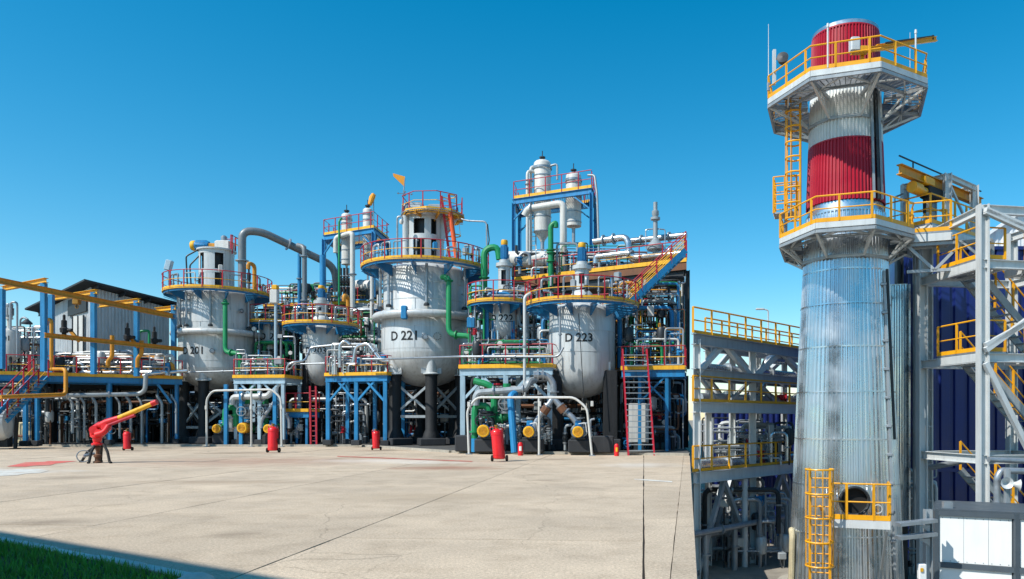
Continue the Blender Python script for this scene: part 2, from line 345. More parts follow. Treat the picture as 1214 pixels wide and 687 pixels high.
def clip(poly, a, b, c):                                  # keep a*x + b*y <= c
    out = []
    for i in range(len(poly)):
        p, q = poly[i], poly[(i + 1) % len(poly)]; dp = a * p[0] + b * p[1] - c; dq = a * q[0] + b * q[1] - c
        if dp <= 0: out.append(p)
        if dp * dq < 0: t = dp / (dp - dq); out.append((p[0] + (q[0] - p[0]) * t, p[1] + (q[1] - p[1]) * t))
    return out
EK, EO = .128, .1                                          # edge of the upper yard: x = EK*y + EO
YARD = -4.5
def edge_x(y): return EK * y + EO
structure(MB().add([(-3500, -300, -.05), (edge_x(-300), -300, -.05), (edge_x(3500), 3500, -.05), (-3500, 3500, -.05)], [(0, 1, 2, 3)]).build('ground', 'earth', origin=(0, 0, 0)))
structure(MB().add([(edge_x(-300), -300, YARD), (3500, -300, YARD), (3500, 3500, YARD), (edge_x(3500), 3500, YARD)], [(0, 1, 2, 3)]).build('lower_yard', 'yard_ground', origin=(0, 0, YARD)))
apron = structure(MB().add([(-70, -12, -.014), (edge_x(-12) - .3, -12, -.014), (edge_x(60) - .3, 60, -.014), (-70, 60, -.014)], [(0, 1, 2, 3)]).build('concrete_apron', 'joint_tar', origin=(0, 0, 0)))
gx, gy = V((.998, -.07, 0)), V((.07, .998, 0))
rs = random.Random(3)
for i in range(-10, 3):
    off = rs.uniform(-2, 2)
    for j in range(-2, 9):
        a0, a1 = i * 4.37 + rs.uniform(.007, .016), (i + 1) * 4.37 - rs.uniform(.007, .016); b0, b1 = off + j * 6.2 + .012, off + (j + 1) * 6.2 - .012
        q = [gx * a + gy * b for a, b in ((a0, b0), (a1, b0), (a1, b1), (a0, b1))]; q = [(p.x, p.y) for p in q]
        q = clip(q, 1, -EK, EO - .29); q = clip(q, -1, 0, 70) if q else q; q = clip(q, 0, -1, 10) if q else q
        q = clip(q, 0, 1, 56) if q else q
        if len(q) < 3: continue
        q2 = []
        for (xa, ya), (xb, yb) in zip(q, q[1:] + q[:1]):
            m_ = max(1, int(math.hypot(xb - xa, yb - ya) / .45))
            for k_ in range(m_): q2.append((xa + (xb - xa) * k_ / m_ + (rs.gauss(0, .0035) if k_ else 0), ya + (yb - ya) * k_ / m_ + (rs.gauss(0, .0035) if k_ else 0)))
        q = q2
        MB().poly(q, -.013, rs.uniform(-.003, .004)).build('slab', 'slab_concrete', apron, smooth=False)
rw = MB()
rw.add([], [])
for k in range(30):
    y0, y1 = -12 + k * 3.0, -12 + (k + 1) * 3.0 - .015
    rw.poly([(edge_x(y0) - .28, y0), (edge_x(y0), y0), (edge_x(y1), y1), (edge_x(y1) - .28, y1)], YARD, .005)
tag(rw.build('retaining_wall', 'slab_concrete', smooth=False), 'long concrete retaining wall along the right edge of the concrete yard', 'wall')
tag(MB().poly([(edge_x(78.2) - .3, 78.2), (edge_x(78.2), 78.2), (edge_x(3400), 3400), (edge_x(3400) - .3, 3400)], YARD, -.045).build('earth_bank', 'earth', smooth=False), 'bare earth bank running on from the retaining wall', 'bank'); bpy.data.objects['earth_bank']['kind'] = 'structure'
# plant pad with its pale kerb
PADF = [(-75, 47.2), (-14.1, 47.0), (-6.9, 38.2), (4.6, 35.2)]
structure(MB().poly(PADF + [(edge_x(80) - 1.5, 80), (-75, 80)], -.01, .11).build('plant_pad', 'concrete_dark', origin=(0, 0, 0), smooth=False))
kb = structure(thing('pad_kerb', 'pale kerb', 'kerb', (0, 0, 0))); del kb['category']; del kb['label']
for (x0, y0), (x1, y1) in zip(PADF, PADF[1:]):
    a, b = V((x0, y0, 0)), V((x1, y1, 0)); n = max(1, int((b - a).length / 2.0)); t = (b - a).normalized(); nn = V((t.y, -t.x, 0)) * .13
    for k in range(n):
        p, q = a.lerp(b, k / n) + t * .008 + nn, a.lerp(b, (k + 1) / n) - t * .008 + nn
        if p.x < -42: continue
        MB().beam(p + V((0, 0, .06)), q + V((0, 0, .06)), .24, .13).build('kerb_stone', 'concrete_pale', kb, smooth=False)
# painted marks and drains
def sheet(name, pxs, m, z=.009):
    pts = [(V(((x - PX) * EYE / (y - PY), F * EYE / (y - PY), 0))) for x, y in pxs]
    return structure(MB().add([(p.x, p.y, z) for p in pts], [tuple(range(len(pts)))]).build(name, m, origin=(0, 0, 0), smooth=False))
sheet('painted_red_mark', [(8, 553.5), (20, 551), (30, 548.5), (52, 548), (58, 547), (92, 547), (76, 549), (66, 550), (60, 552), (40, 552.6), (30, 554)], 'paint_red')
sheet('painted_white_line', [(752, 568), (797, 571), (797, 572.5), (752, 569.3)], 'paint_white')
sheet('painted_white_patch', [(-30, 566), (-5, 559), (12, 558), (20, 556.5), (45, 556.5), (58, 558.5), (48, 561), (30, 562), (20, 564)], 'paint_white')
sheet('painted_red_line', [(400, 541), (560, 547), (560, 548), (400, 541.8)], 'paint_red')
# grass corner in the shade of the building behind the camera
GL0, GL1 = V((-8.2, 10.42, 0)), V((-4.25, 7.95, 0)); gt = (GL1 - GL0).normalized(); gn = V((gt.y, -gt.x, 0))   # gn points to the grass side
if gn.y > 0: gn = -gn
mat('soil', '#3a3424', .95, var=.3, scale=4)
far = GL0 - gt * 9; near = GL1 + gt * .1
lawn = structure(MB().poly([(far.x, far.y), (near.x, near.y), (near.x + gn.x * 6, near.y + gn.y * 6), (far.x + gn.x * 6, far.y + gn.y * 6)][::-1], .0, .035).build('lawn', 'soil', origin=(0, 0, 0), smooth=False))
gm = mat('grass_blade', '#4f8a28', .6, var=.35, scale=5)
gb = MB(); rs = random.Random(5); vs = []; fs = []
for k in range(26000):
    s = rs.uniform(-5.5, (near - GL0).length); t = rs.uniform(.0, 3.0) ** 1.0; p = GL0 + gt * s + gn * (.03 + t)
    if p.y < 6.6: continue
    a = rs.uniform(0, 6.28); h = rs.uniform(.05, .13); wd = rs.uniform(.004, .008); dx, dy = math.cos(a) * wd, math.sin(a) * wd; lx, ly = rs.gauss(0, .035), rs.gauss(0, .035); i = len(vs)
    vs += [(p.x - dx, p.y - dy, .03), (p.x + dx, p.y + dy, .03), (p.x + dx * .7 + lx * .4, p.y + dy * .7 + ly * .4, .03 + h * .6), (p.x - dx * .7 + lx * .4, p.y - dy * .7 + ly * .4, .03 + h * .6), (p.x + lx, p.y + ly, .03 + h)]
    fs += [(i, i + 1, i + 2, i + 3), (i + 3, i + 2, i + 4)]
gme = bpy.data.meshes.new('grass'); gme.from_pydata(vs, [], fs); gme.materials.append(gm)
go = bpy.data.objects.new('grass', gme); COL.objects.link(go); tag(go, 'short green grass in the shaded corner of the yard', 'grass', kind='stuff')
kb2 = structure(thing('lawn_kerb', '-', '-', (-6, 9, 0))); del kb2['category']; del kb2['label']
L2 = (near - far).length; n = int(L2 / 1.0)
for k in range(n):
    p, q = far + gt * (k * L2 / n + .012) - gn * .07, far + gt * ((k + 1) * L2 / n - .012) - gn * .07; dz = rs.uniform(-.012, .012)
    MB().bev((p + q) / 2 + V((0, 0, .03 + dz)), ((q - p).length, .14, .07), .018, math.atan2(gt.y, gt.x) + rs.uniform(-.012, .012)).build('kerb_stone', 'kerb_white', kb2)
tag(MB().lathe([(0, .10), (.1, .09), (.17, .05), (.2, 0), (.2, -.01)], near + gt * .06 - gn * .02, seg=9).build('kerb_end_stone', 'kerb_white'), 'rounded white stone at the end of the lawn kerb', 'stone')
# building behind the camera whose roof edge throws the shade on the corner
hd = SUN_DIR.copy(); hd.z = 0; hgt = 13.0; shift = hd / SUN_DIR.z * hgt
e0 = V((-8.75, 11.2, 0)); e1 = V((-3.35, 7.95, 0)); et = (e1 - e0).normalized(); en = V((et.y, -et.x, 0))
if en.y > 0: en = -en
c0, c1 = e0 + shift - et * 9, e0 + shift + et * 13.5
MB_ = MB().poly([(c0.x, c0.y), (c0.x + en.x * 7, c0.y + en.y * 7), (c1.x + en.x * 7, c1.y + en.y * 7), (c1.x, c1.y)], 0, hgt)
svc = thing('service_building', 'pale rendered service building standing behind the viewpoint', 'building', (c0 + c1) / 2)
MB_.build('wall', 'concrete_pale', svc, smooth=False)
MB().poly([(p.x, p.y) for p in (c0 - en * .0, c0 + en * 7.2, c1 + en * 7.2, c1 - en * .0)], hgt + .003, hgt + .2).build('roof', 'roof_dark', svc, smooth=False)

# ------------------------------------------------------------------ process structure: lower deck and rear deck
def col_mesh(h, w, m): return cached(('col', round(h, 2), w, m), lambda: MB().ibeam((0, 0, 0), (0, 0, h), w, w, .03).mesh('column', m))
def deck_frame(name, label, front, depth, z, zb, th=.35, m_slab='concrete_dark', m_col='black', edge='yellow', colw=.36, sp=4.0, rails=True, wall=False, rail_top='red', rows=(0.35,), edge_h=.22):
    f = [G(px, d, z) for px, d in front]; base = sum(f, V()) / len(f); base.z = zb
    t = thing(name, label, 'platform', base)
    back = [p + V((.06 * depth, depth, 0)) for p in f]
    MB().poly([(p.x, p.y) for p in f] + [(p.x, p.y) for p in back[::-1]], z - th, z).build('deck_slab', m_slab, t, smooth=False)
    toe(t, [p + V((0, -.03, 0)) for p in f], edge_h, edge, dz=-.08, t=.04, name='edge_strip')
    MB().ibeam(f[0] + V((0, .2, -th - .25)), f[-1] + V((0, .2, -th - .25)), .3, .5).build('edge_beam', 'dark_steel', t, smooth=False) if len(f) == 2 else None
    L = sum((b - a).length for a, b in zip(f, f[1:])); n = max(1, int(L / sp)); me = col_mesh(z - th - zb, colw, m_col)
    for row in list(rows) + [depth - .4]:
        for k in range(n + 1):
            s = k * L / n; p = f[-1]
            for a, b in zip(f, f[1:]):
                l = (b - a).length
                if s <= l: p = a.lerp(b, s / l); break
                s -= l
            inst('column', me, t, V((p.x + .06 * row, p.y + row, zb)))
    for row in rows:
        for a, b in zip(f, f[1:]): MB().ibeam(a + V((0, row, -th - .2)), b + V((0, row, -th - .2)), .22, .36).build('beam', m_col, t, smooth=False)
    if rails: railing(t, [p + V((0, .05, 0)) for p in f], top=rail_top, post=rail_top, sp=1.5)
    return t
deck_frame('lower_deck', 'dark concrete lower deck running the length of the plant on black columns', [(-20, 50.5), (203, 50.5), (212, 54.4), (298, 54.4), (304, 51.8), (440, 51.8), (560, 51.6), (572, 42.8), (812, 41.8)], 11, 4.45, .11, colw=.4, sp=4.2, rows=(.4, 4.5), rails=False, edge='grey_paint')
deck_frame('rear_deck', 'long rear deck with yellow edge behind the front vessels and tall columns', [(610, 47.4), (814, 41.6)], 8, 10.4, 4.45, th=.5, m_slab='rust', m_col='dark_steel', sp=3.4)
deck_frame('rear_deck', 'rear deck under the left pair of tall white columns', [(312, 57.0), (470, 55.0)], 5, 10.2, 4.45, th=.4, m_slab='rust', m_col='dark_steel', sp=3.0)
deck_frame('rear_deck', 'upper deck hidden behind the tallest grey vessel', [(530, 52.5), (612, 51.0)], 6, 9.3, 4.45, th=.4, m_slab='rust', m_col='dark_steel', sp=3.0)
backdrop = MB().beam(G(-40, 60.5, 2.2), G(815, 51.5, 2.2), .3, 4.2)
tag(backdrop.build('shade_backdrop', 'concrete_dark', smooth=False), 'added dark backdrop wall that keeps the back of the ground level in shade', 'wall')  # added wall: blocks the sky behind and darkens the ground level

# ------------------------------------------------------------------ vessels
def legs(par, c, n, a0, Rl, z_top, z_stub, r=.3, base=.11, block=True, leg_m='tar'):
    for k in range(n):
        a = R(a0 + 360 * k / n); p = V((c[0] + Rl * math.cos(a), c[1] + Rl * math.sin(a), base))
        lg = MB().lathe([(r * 1.5, .42), (r * 1.25, .75), (r, .95), (r, z_stub - base), (r * 1.12, z_stub - base), (r * 1.12, z_stub - base + .08), (0, z_stub - base + .08)], p, seg=14).build('leg', leg_m, par)
        MB().lathe([(r * 1.35, z_stub + .08), (r * 1.35, z_stub + .13), (r * .92, z_stub + .2), (r * .92, z_top), (r * 1.1, z_top + .02), (r * 1.1, z_top + .08), (0, z_top + .08)], V((p.x, p.y, 0)), seg=14).build('stub', 'silver_paint', lg)
        u = V((math.cos(a), math.sin(a), 0)); q = V((-u.y, u.x, 0))
        for s in (-1, 1): MB().slab([V((p.x, p.y, z_stub + .13)) + q * s * r * .8, V((p.x, p.y, z_stub + .13)) + q * s * r * 1.7, V((p.x, p.y, z_stub + .5)) + q * s * r * 1.7, V((p.x, p.y, z_stub + .8)) + q * s * r * .85], u, .04).build('gusset', 'silver_paint', lg, smooth=False)
        if block: MB().bev(p + V((0, 0, .22)), (r * 4.2, r * 4.2, .44), .05, a).build('footing', 'plinth', lg)
def braces(par, c, n, a0, Rl, z0, z1, m='grey_paint'):
    P = [V((c[0] + Rl * math.cos(R(a0 + 360 * k / n)), c[1] + Rl * math.sin(R(a0 + 360 * k / n)), 0)) for k in range(n)]
    for k in range(n):
        p, q = P[k], P[(k + 1) % n]; b = MB()
        b.beam(p + V((0, 0, z0)), q + V((0, 0, z1)), .1, .14); b.beam(p + V((0, .07, z1)), q + V((0, .07, z0)), .1, .14); b.beam(p + V((0, 0, z0 - .15)), q + V((0, 0, z0 - .15)), .12, .16)
        b.build('brace', m, par, smooth=False)
def seam(par, c, r, z, m='silver_paint', h=.05): return MB().lathe([(r, z - h / 2), (r + .018, z - h / 2), (r + .018, z + h / 2), (r, z + h / 2)], (c[0], c[1], 0), seg=48).build('weld_band', m, par)
def plate_seams(par, c, r, zs, n=7):
    for i, (z0, z1) in enumerate(zip(zs, zs[1:])):
        for k in range(n):
            a = R(360 * k / n + 23 * i + 11); p = V((c[0] + (r + .004) * math.cos(a), c[1] + (r + .004) * math.sin(a), 0)); MB().beam(p + V((0, 0, z0)), p + V((0, 0, z1)), .035, .02).build('plate_seam', 'grey_paint', par, smooth=False)
def manway(par, c, r, ang, z, rr, m='galv', ln=.22):
    u = V((math.cos(R(ang)), math.sin(R(ang)), 0)); o = V((c[0], c[1], z)) + u * (r - .05)
    ob = MB().lathe([(rr * .8, 0), (rr * .8, ln), (rr, ln), (rr, ln + .06), (0, ln + .07)], o, axis=u, seg=18).build('manway', m, par)
    b = MB(); p, q = basis(u)
    for k in range(10): a = k * math.pi / 5; x = o + u * (ln + .07) + (p * math.cos(a) + q * math.sin(a)) * rr * .88; b.cyl(x, x + u * .03, .025, seg=5)
    b.build('bolt_circle', 'dark_steel', ob); return ob
def body_profile(r_lo, r_up, zb, zsh, zring, ztop, dome, bdome):
    pr = [(r_lo * math.sin(k / 9 * math.pi / 2), zb + bdome * (1 - math.cos(k / 9 * math.pi / 2))) for k in range(10)]
    pr += [(r_lo, zsh), (r_lo, zring - .12), (r_up, zring + .1), (r_up, ztop)]
    pr += [(r_up * math.cos(k / 6 * math.pi / 2), ztop + dome * math.sin(k / 6 * math.pi / 2)) for k in range(1, 7)]
    return pr
def shell(par, c, r, z0, z1, gaps, band, m='silver_paint', seg=6, t=.05):      # open drive lantern: wall arcs between openings, cross band
    ob = None; cuts = sorted(gaps); arcs_ = []; prev = cuts[-1][1] - 360
    for g0, g1 in cuts: arcs_.append((prev, g0)); prev = g1
    for a0, a1 in arcs_:
        MB().lathe([(r - t, z0), (r, z0), (r, z1), (r - t, z1), (r - t, z0)], (c[0], c[1], 0), seg=max(3, int((a1 - a0) / 12)), a0=R(a0), a1=R(a1)).build('lantern_wall', m, par)
    for zz, h in band + [(z0 + .12, .24), (z1 - .12, .24)]:
        MB().lathe([(r + .012, zz - h / 2), (r + .012, zz + h / 2), (r - t - .01, zz + h / 2), (r - t - .01, zz - h / 2), (r + .012, zz - h / 2)], (c[0], c[1], 0), seg=36).build('lantern_band', m, par)
    MB().cyl((c[0], c[1], z0), (c[0], c[1], z1), r * .62, seg=14).build('shaft', 'dark_steel', par)  # oversized dark core, stands in for the shade inside the lantern openings
    MB().lathe([(0, z1), (r + .14, z1), (r + .14, z1 + .1), (0, z1 + .1)], (c[0], c[1], 0), seg=30).build('lantern_top', m, par)
def motor(par, p, axis, L, r, body='blue', cap='yellow', name='motor'):
    ax = V(axis).normalized(); p = V(p)
    ob = MB().lathe([(0, 0), (r * .85, 0), (r * .9, L * .06), (r, L * .1), (r, L * .72), (r * .9, L * .74), (r * .9, L * .8), (0, L * .8)], p, ax, 16).build(name, body, par)
    b = MB(); u, v = basis(ax)
    for k in range(12):
        a = k * math.pi / 6; w_ = u * math.cos(a) + v * math.sin(a); b.beam(p + ax * L * .14 + w_ * r * 1.03, p + ax * L * .68 + w_ * r * 1.03, .02, .07)
    b.build('cooling_fins', body, ob, smooth=False)
    fc = MB().lathe([(r * .93, L * .76), (r * 1.0, L * .8), (r * 1.0, L * .93), (r * .88, L), (r * .7, L)], p, ax, 18).build('fan_cowl', cap, ob)
    MB().lathe([(r * .72, L * .985), (r * .2, L * .985), (0, L * .985)], p, ax, 18).build('fan_grille', 'ochre' if cap == 'yellow' else 'dark_steel', ob)
    gb_ = MB()
    for q_ in (.62, .48, .34, .2): gb_.ring(p + ax * L * 1.0, r * q_, r * .03, 18, 4, axis=ax)
    gb_.build('grille_rings', cap, ob)
    return ob
def support_pipes(par, c, r, angs, z0, z1, rr=.075):
    for a in angs:
        u = V((math.cos(R(a)), math.sin(R(a)), 0)); p = V((c[0], c[1], 0)) + u * (r + .2)
        ob = MB().cyl(p + V((0, 0, z0)), p + V((0, 0, z1)), rr, seg=10).build('drain_pipe', 'galv', par)
        MB().lathe([(0, z0 - .12), (rr * 2, z0 - .12), (rr * 2, z0 - .02), (rr * 1.1, z0 + .06)], p, seg=10).build('pipe_shoe', 'dark_steel', ob)
        for f in (.35, .75): z = z0 + (z1 - z0) * f; MB().beam(p + V((0, 0, z)), p - u * .24 + V((0, 0, z)), .09, .07).build('clip', 'galv', ob, smooth=False)

# D 201
d = 51.5; c1 = G(259, d); C = (c1.x, c1.y); s = F / d
v = thing('reactor_vessel', 'grey reactor vessel D 201 on black legs at the left', 'vessel', (C[0], C[1], .11))
z_t, z_r, z_s, z_b, z_p = ZH(352, d), ZH(398, d), ZH(438, d), ZH(463, d), ZH(350, d)
MB().lathe(body_profile(2.42, 2.24, z_b, z_s, z_r, z_t, .45, z_s - z_b), (C[0], C[1], 0), seg=56).build('body', 'silver_paint', v)
for z in (ZH(372, d), ZH(386, d)): seam(v, C, 2.235, z)
for z in (ZH(412, d), ZH(430, d)): seam(v, C, 2.415, z)
plate_seams(v, C, 2.235, [ZH(397, d) + .3, ZH(386, d), ZH(372, d), ZH(353, d)]); plate_seams(v, C, 2.415, [ZH(430, d), ZH(412, d), ZH(402, d)])
MB().ring((C[0], C[1], z_r), 2.72, .2, 56, 12).build('ring_main', 'silver_paint', v)
legs(v, C, 6, 211, 2.05, z_s - .15, ZH(455, d), .31); braces(v, C, 6, 211, 2.05, 1.3, 3.0)
lettering(v, 'D 201', C, 2.42, 257, ZH(419, d), .48)
manway(v, C, 2.42, 288, ZH(420, d), .16); manway(v, C, 2.42, 306, ZH(420, d), .2); manway(v, C, 2.24, 330, ZH(372, d), .14)
support_pipes(v, C, 2.24, (228, 246, 285, 344, 200), ZH(390, d), z_p - .1)
pf = thing('ring_platform', 'round red railed platform around the leftmost large vessel', 'platform', (C[0], C[1], z_p)); ring_platform(pf, C, z_p, 2.26, 3.35, nb=10)
ag = thing('agitator_drive', 'white lantern with blue motor and yellow cowl on top of vessel D 201', 'agitator', (C[0] + .1, C[1], z_t + .4))
ac = (C[0] - .12, C[1]); az0, az1 = z_t + .35, ZH(299, d)
shell(ag, ac, 1.1, az0, az1, [(290, 318), (232, 252), (82, 112), (172, 200)], [(az0 + 1.25, .25)])
MB().bev((ac[0] + .55, ac[1], az1 + .4), (1.0, .9, .6), .06).build('gearbox', 'white_paint', ag)
MB().lathe([(0, 0), (.2, 0), (.2, .3), (.12, .38), (0, .38)], (ac[0] + .5, ac[1], az1 + .72), seg=12).build('vent_cap', 'galv', ag)
MB().bev((ac[0] - .25, ac[1], az1 + .36), (.5, .45, .4), .05).build('coupling_guard', 'ochre', ag)
motor(ag, (ac[0] - .5, ac[1], az1 + .42), (-1, 0, 0), 1.2, .34)
MB().beam((ac[0] + 1.2, ac[1] - .3, az1 - .2), (ac[0] + 1.2, ac[1] - .3, az1 + 1.1), .06, .06).build('guard_post', 'red', ag, smooth=False)
railing(ag, [(ac[0] + .3, ac[1] + .8, az1 + .1), (ac[0] + 1.2, ac[1] + .6, az1 + .1), (ac[0] + 1.2, ac[1] - .5, az1 + .1)], h=.95, sp=.7)
for k, (ax_, bz) in enumerate(((-1.5, 2.2), (-1.25, 1.6))):
    pipe(ag, [(ac[0] + ax_, ac[1] - .9, az0), (ac[0] + ax_ - .1, ac[1] - .9, az0 + bz), (ac[0] + ax_ + .9, ac[1] - .4, az1 + .3)], .05, 'dark_steel')
lk = thing('floodlight', 'white box floodlight leaning on the D 201 platform rail', 'light', (C[0] - 2.7, C[1] - 1.2, z_p))
MB().cyl((C[0] - 2.7, C[1] - 1.2, z_p), (C[0] - 2.7, C[1] - 1.2, z_p + 1.7), .05).build('pole', 'galv', lk)
MB().bev((C[0] - 2.65, C[1] - 1.3, z_p + 1.75), (.42, .35, .7), .05, .3, Matrix.Rotation(.25, 3, 'Y')).build('lamp_head', 'pale_blue', lk)
def platform_gear(name, label, C, z, r, items, seed):      # pipe loops, valves and instruments standing on a ring platform
    t = thing(name, label, 'pipework', (C[0], C[1], z)); q = random.Random(seed)
    for ang, kind in items:
        ang += math.degrees(math.atan2(-C[0], C[1])) * .9
        u = V((math.cos(R(ang)), math.sin(R(ang)), 0)); tan = V((-u.y, u.x, 0)); p = V((C[0], C[1], z)) + u * (r - .35)
        h = q.uniform(.7, 1.3); wd = q.uniform(.5, 1.0); rr = q.uniform(.035, .055)
        if kind == 'loop': pipe(t, [p, p + V((0, 0, h)), p + tan * wd + V((0, 0, h)), p + tan * wd], rr, q.choice(['grey_paint', 'galv', 'silver_paint']), flanges=[(0, .4), (2, .5)])
        if kind == 'valve':
            o = pipe(t, [p, p + V((0, 0, h)), p + V((0, 0, h)) - u * .5], rr * 1.2, 'grey_paint'); valve(o, p + V((0, 0, h * .5)), rr * 1.2, spin=R(ang))
        if kind == 'relief':
            o = pipe(t, [p, p + V((0, 0, .6))], .09, 'grey_paint'); MB().lathe([(.15, .55), (.15, .62), (.1, .7), (.13, .9), (.13, 1.25), (.06, 1.3), (.06, 1.55), (.02, 1.6)], p, seg=10).build('relief_valve', 'dark_steel', o)
        if kind == 'box':
            o = MB().bev(p + V((0, 0, h)), (.35, .25, .45), .03, R(ang)).build('instrument_box', q.choice(['grey_paint', 'blue', 'white_paint']), t); MB().cyl(p, p + V((0, 0, h)), .03, seg=6).build('stand', 'dark_steel', o)
        if kind == 'yellow': pipe(t, [p, p + V((0, 0, 1.9)), p + V((0, 0, 1.9)) - tan * .6, p + V((0, 0, 1.5)) - tan * .6], .13, 'ochre', rad=.35)
    return t
platform_gear('platform_pipework', 'pipe loops and relief valve standing on the D 201 platform', C, z_p, 3.2, [(205, 'loop'), (228, 'loop'), (285, 'loop'), (250, 'valve'), (322, 'yellow'), (312, 'relief'), (300, 'loop'), (325, 'valve'), (335, 'valve'), (345, 'loop'), (190, 'valve'), (275, 'box')], 11)
g = thing('green_pipe', 'green pipe bent down the front of vessel D 201', 'pipe', A(267, 420, 48.9)); pipe(g, [A(267, 357, 49.4), A(267, 357, 48.9), A(267, 418, 48.6), A(285, 419, 48.2), A(285, 443, 48.2)], .14, 'green', rad=.4, flanges=[(1, .05), (2, .4)])

# D 221
d = 48.0; c1 = G(505, d); C = (c1.x, c1.y); C221 = C
v = thing('reactor_vessel', 'tallest grey reactor vessel D 221 in the middle on black legs', 'vessel', (C[0], C[1], .11))
z_t, z_r, z_s, z_b, z_p = ZH(326, d), ZH(379, d), ZH(421, d), ZH(459, d), ZH(321, d)
MB().lathe(body_profile(2.72, 2.62, z_b, z_s, z_r, z_t, .55, z_s - z_b), (C[0], C[1], 0), seg=64).build('body', 'silver_paint', v)
for z in (ZH(342, d), ZH(361, d)): seam(v, C, 2.615, z)
for z in (ZH(392, d), ZH(417, d)): seam(v, C, 2.715, z)
plate_seams(v, C, 2.615, [ZH(375, d), ZH(361, d), ZH(342, d), ZH(327, d)]); plate_seams(v, C, 2.715, [ZH(417, d), ZH(392, d), ZH(384, d)])
MB().ring((C[0], C[1], z_r), 3.05, .24, 64, 12).build('ring_main', 'silver_paint', v)
legs(v, C, 6, 230, 2.3, ZH(424, d), ZH(448, d), .36); braces(v, C, 6, 230, 2.3, 2.0, 3.9)
lettering(v, 'D 221', C, 2.72, 253.5, ZH(403, d), .56)
manway(v, C, 2.72, 281, ZH(405, d), .19, 'galv'); manway(v, C, 2.72, 296, ZH(404, d), .24, 'silver_paint', .02)
support_pipes(v, C, 2.62, (231, 283, 338, 205, 20), ZH(368, d), z_p - .1, .09)
MB().bev((C[0] - .6, C[1] - 3.12, z_r), (.35, .35, .8), .05).build('clamp', 'blue', v)
pf = thing('ring_platform', 'wide round platform with red rails around the top of vessel D 221', 'platform', (C[0], C[1], z_p)); ring_platform(pf, C, z_p, 2.66, 3.95, nb=10, bdepth=.9)
ag = thing('agitator_drive', 'tall white drive tower with dark openings on top of vessel D 221', 'agitator', (C[0], C[1], z_t + .5))
ac = (C[0] - .05, C[1]); az0, az1 = z_t + .45, ZH(260, d)
shell(ag, ac, 1.18, az0, az1, [(246, 280), (300, 318), (70, 100), (150, 175)], [(az0 + 1.75, .3)])
MB().cyl((ac[0] - 1.05, ac[1] - .75, az0), (ac[0] - 1.05, ac[1] - .75, az1), .2, seg=12).build('riser', 'silver_paint', ag)
MB().slab([(ac[0] + 1.1, ac[1] - .4, az1), (ac[0] + 2.2, ac[1] - .4, az1), (ac[0] + 1.1, ac[1] - .4, az1 - 1.7)], (0, 1, 0), .08).build('bracket_plate', 'silver_paint', ag, smooth=False)
tp = thing('top_platform', 'small upper platform with yellow edge on the D 221 drive tower', 'platform', (C[0] + .4, C[1], az1 + .1))
tc = (C[0] + .45, C[1]); zt = az1 + .15
ring_platform(tp, tc, zt, .4, 1.95, nb=8, bdepth=.4, brk='ochre', bend_n=8, gap=(330, 350))
motor(tp, (tc[0] - .6, tc[1], zt + .45), (-1, 0, 0), 1.2, .42, 'grey_paint', 'galv'); MB().bev((tc[0] + .2, tc[1], zt + .35), (.9, .8, .7), .05).build('gearbox', 'grey_paint', tp)
motor(tp, (tc[0] + .9, tc[1] - .2, zt + .35), (1, 0, 0), .7, .25, 'blue', 'blue')
def ladder(name, label, p0, p1, side, width, rail_m, rung_m, cage=None, cage_m='yellow', hoops=4, nrm=None, hoop_r=.4, r=.04, straps=3, cage_from=.25):
    p0, p1 = V(p0), V(p1); t = thing(name, label, 'ladder', p0); side = V(side).normalized()
    for k in (-1, 1): MB().beam(p0 + side * k * width / 2, p1 + side * k * width / 2, r * 2, r * 2).build('stringer', rail_m, t, smooth=False)
    L = (p1 - p0).length; n = int(L / .3); me = cached(('rung', width, rung_m, tuple(round(x, 2) for x in side)), lambda: MB().cyl(-side * width / 2, side * width / 2, .022, seg=6).mesh('rung', rung_m))
    for k in range(1, n): inst('rung', me, t, p0.lerp(p1, k / n))
    if cage:
        nrm = V(nrm).normalized(); hm = cached(('hoop', hoop_r, width, cage_m, tuple(round(x, 2) for x in nrm)), lambda: MB().tube([-side * width / 2] + [side * (-math.cos(R(a)) * hoop_r) + nrm * (hoop_r * .75 + math.sin(R(a)) * hoop_r) for a in range(-20, 201, 20)] + [side * width / 2], .032, 6).mesh('cage_hoop', cage_m))
        for k in range(hoops): inst('cage_hoop', hm, t, p0.lerp(p1, cage_from + (1 - cage_from) * k / (hoops - 1)))
        for k in range(straps):
            a = R(180 * (k + .5) / straps); o = side * (-math.cos(a) * hoop_r) + nrm * (hoop_r * .75 + math.sin(a) * hoop_r)
            MB().beam(p0.lerp(p1, cage_from) + o, p1 + o, .05, .02).build('cage_strap', cage_m, t, smooth=False)
    return t
ladder('ladder', 'red ladder with yellow hoops up to the D 221 top platform', (C[0] + 1.95, C[1] - .75, z_p + .1), (C[0] + 1.45, C[1] - 1.25, zt + 1.0), (.85, -.5, 0), .6, 'red', 'red', True, 'yellow', 3, (.5, .85, 0), .42, .07, 2, .45)
pr = thing('orange_pipe', 'orange inclined brace pipe beside the D 221 drive tower', 'pipe', (C[0] + 2.2, C[1], z_p)); pipe(pr, [(C[0] + 2.25, C[1] - 1.4, z_p), (C[0] + 1.75, C[1] - 1.3, zt - .1)], .13, 'orange')
platform_gear('platform_pipework', 'white pipe loops and valves standing on the D 221 platform', C, z_p, 3.75, [(205, 'loop'), (222, 'loop'), (238, 'loop'), (262, 'valve'), (292, 'loop'), (303, 'loop'), (315, 'box'), (325, 'valve'), (335, 'loop'), (345, 'valve'), (280, 'box'), (190, 'valve')], 5)
vn = thing('wind_vane', 'wind vane with ochre triangular flag on a thin pole', 'vane', (tc[0] - 1.9, tc[1] - .3, zt)); vx = V((tc[0] - 1.93, tc[1] - .3, zt))
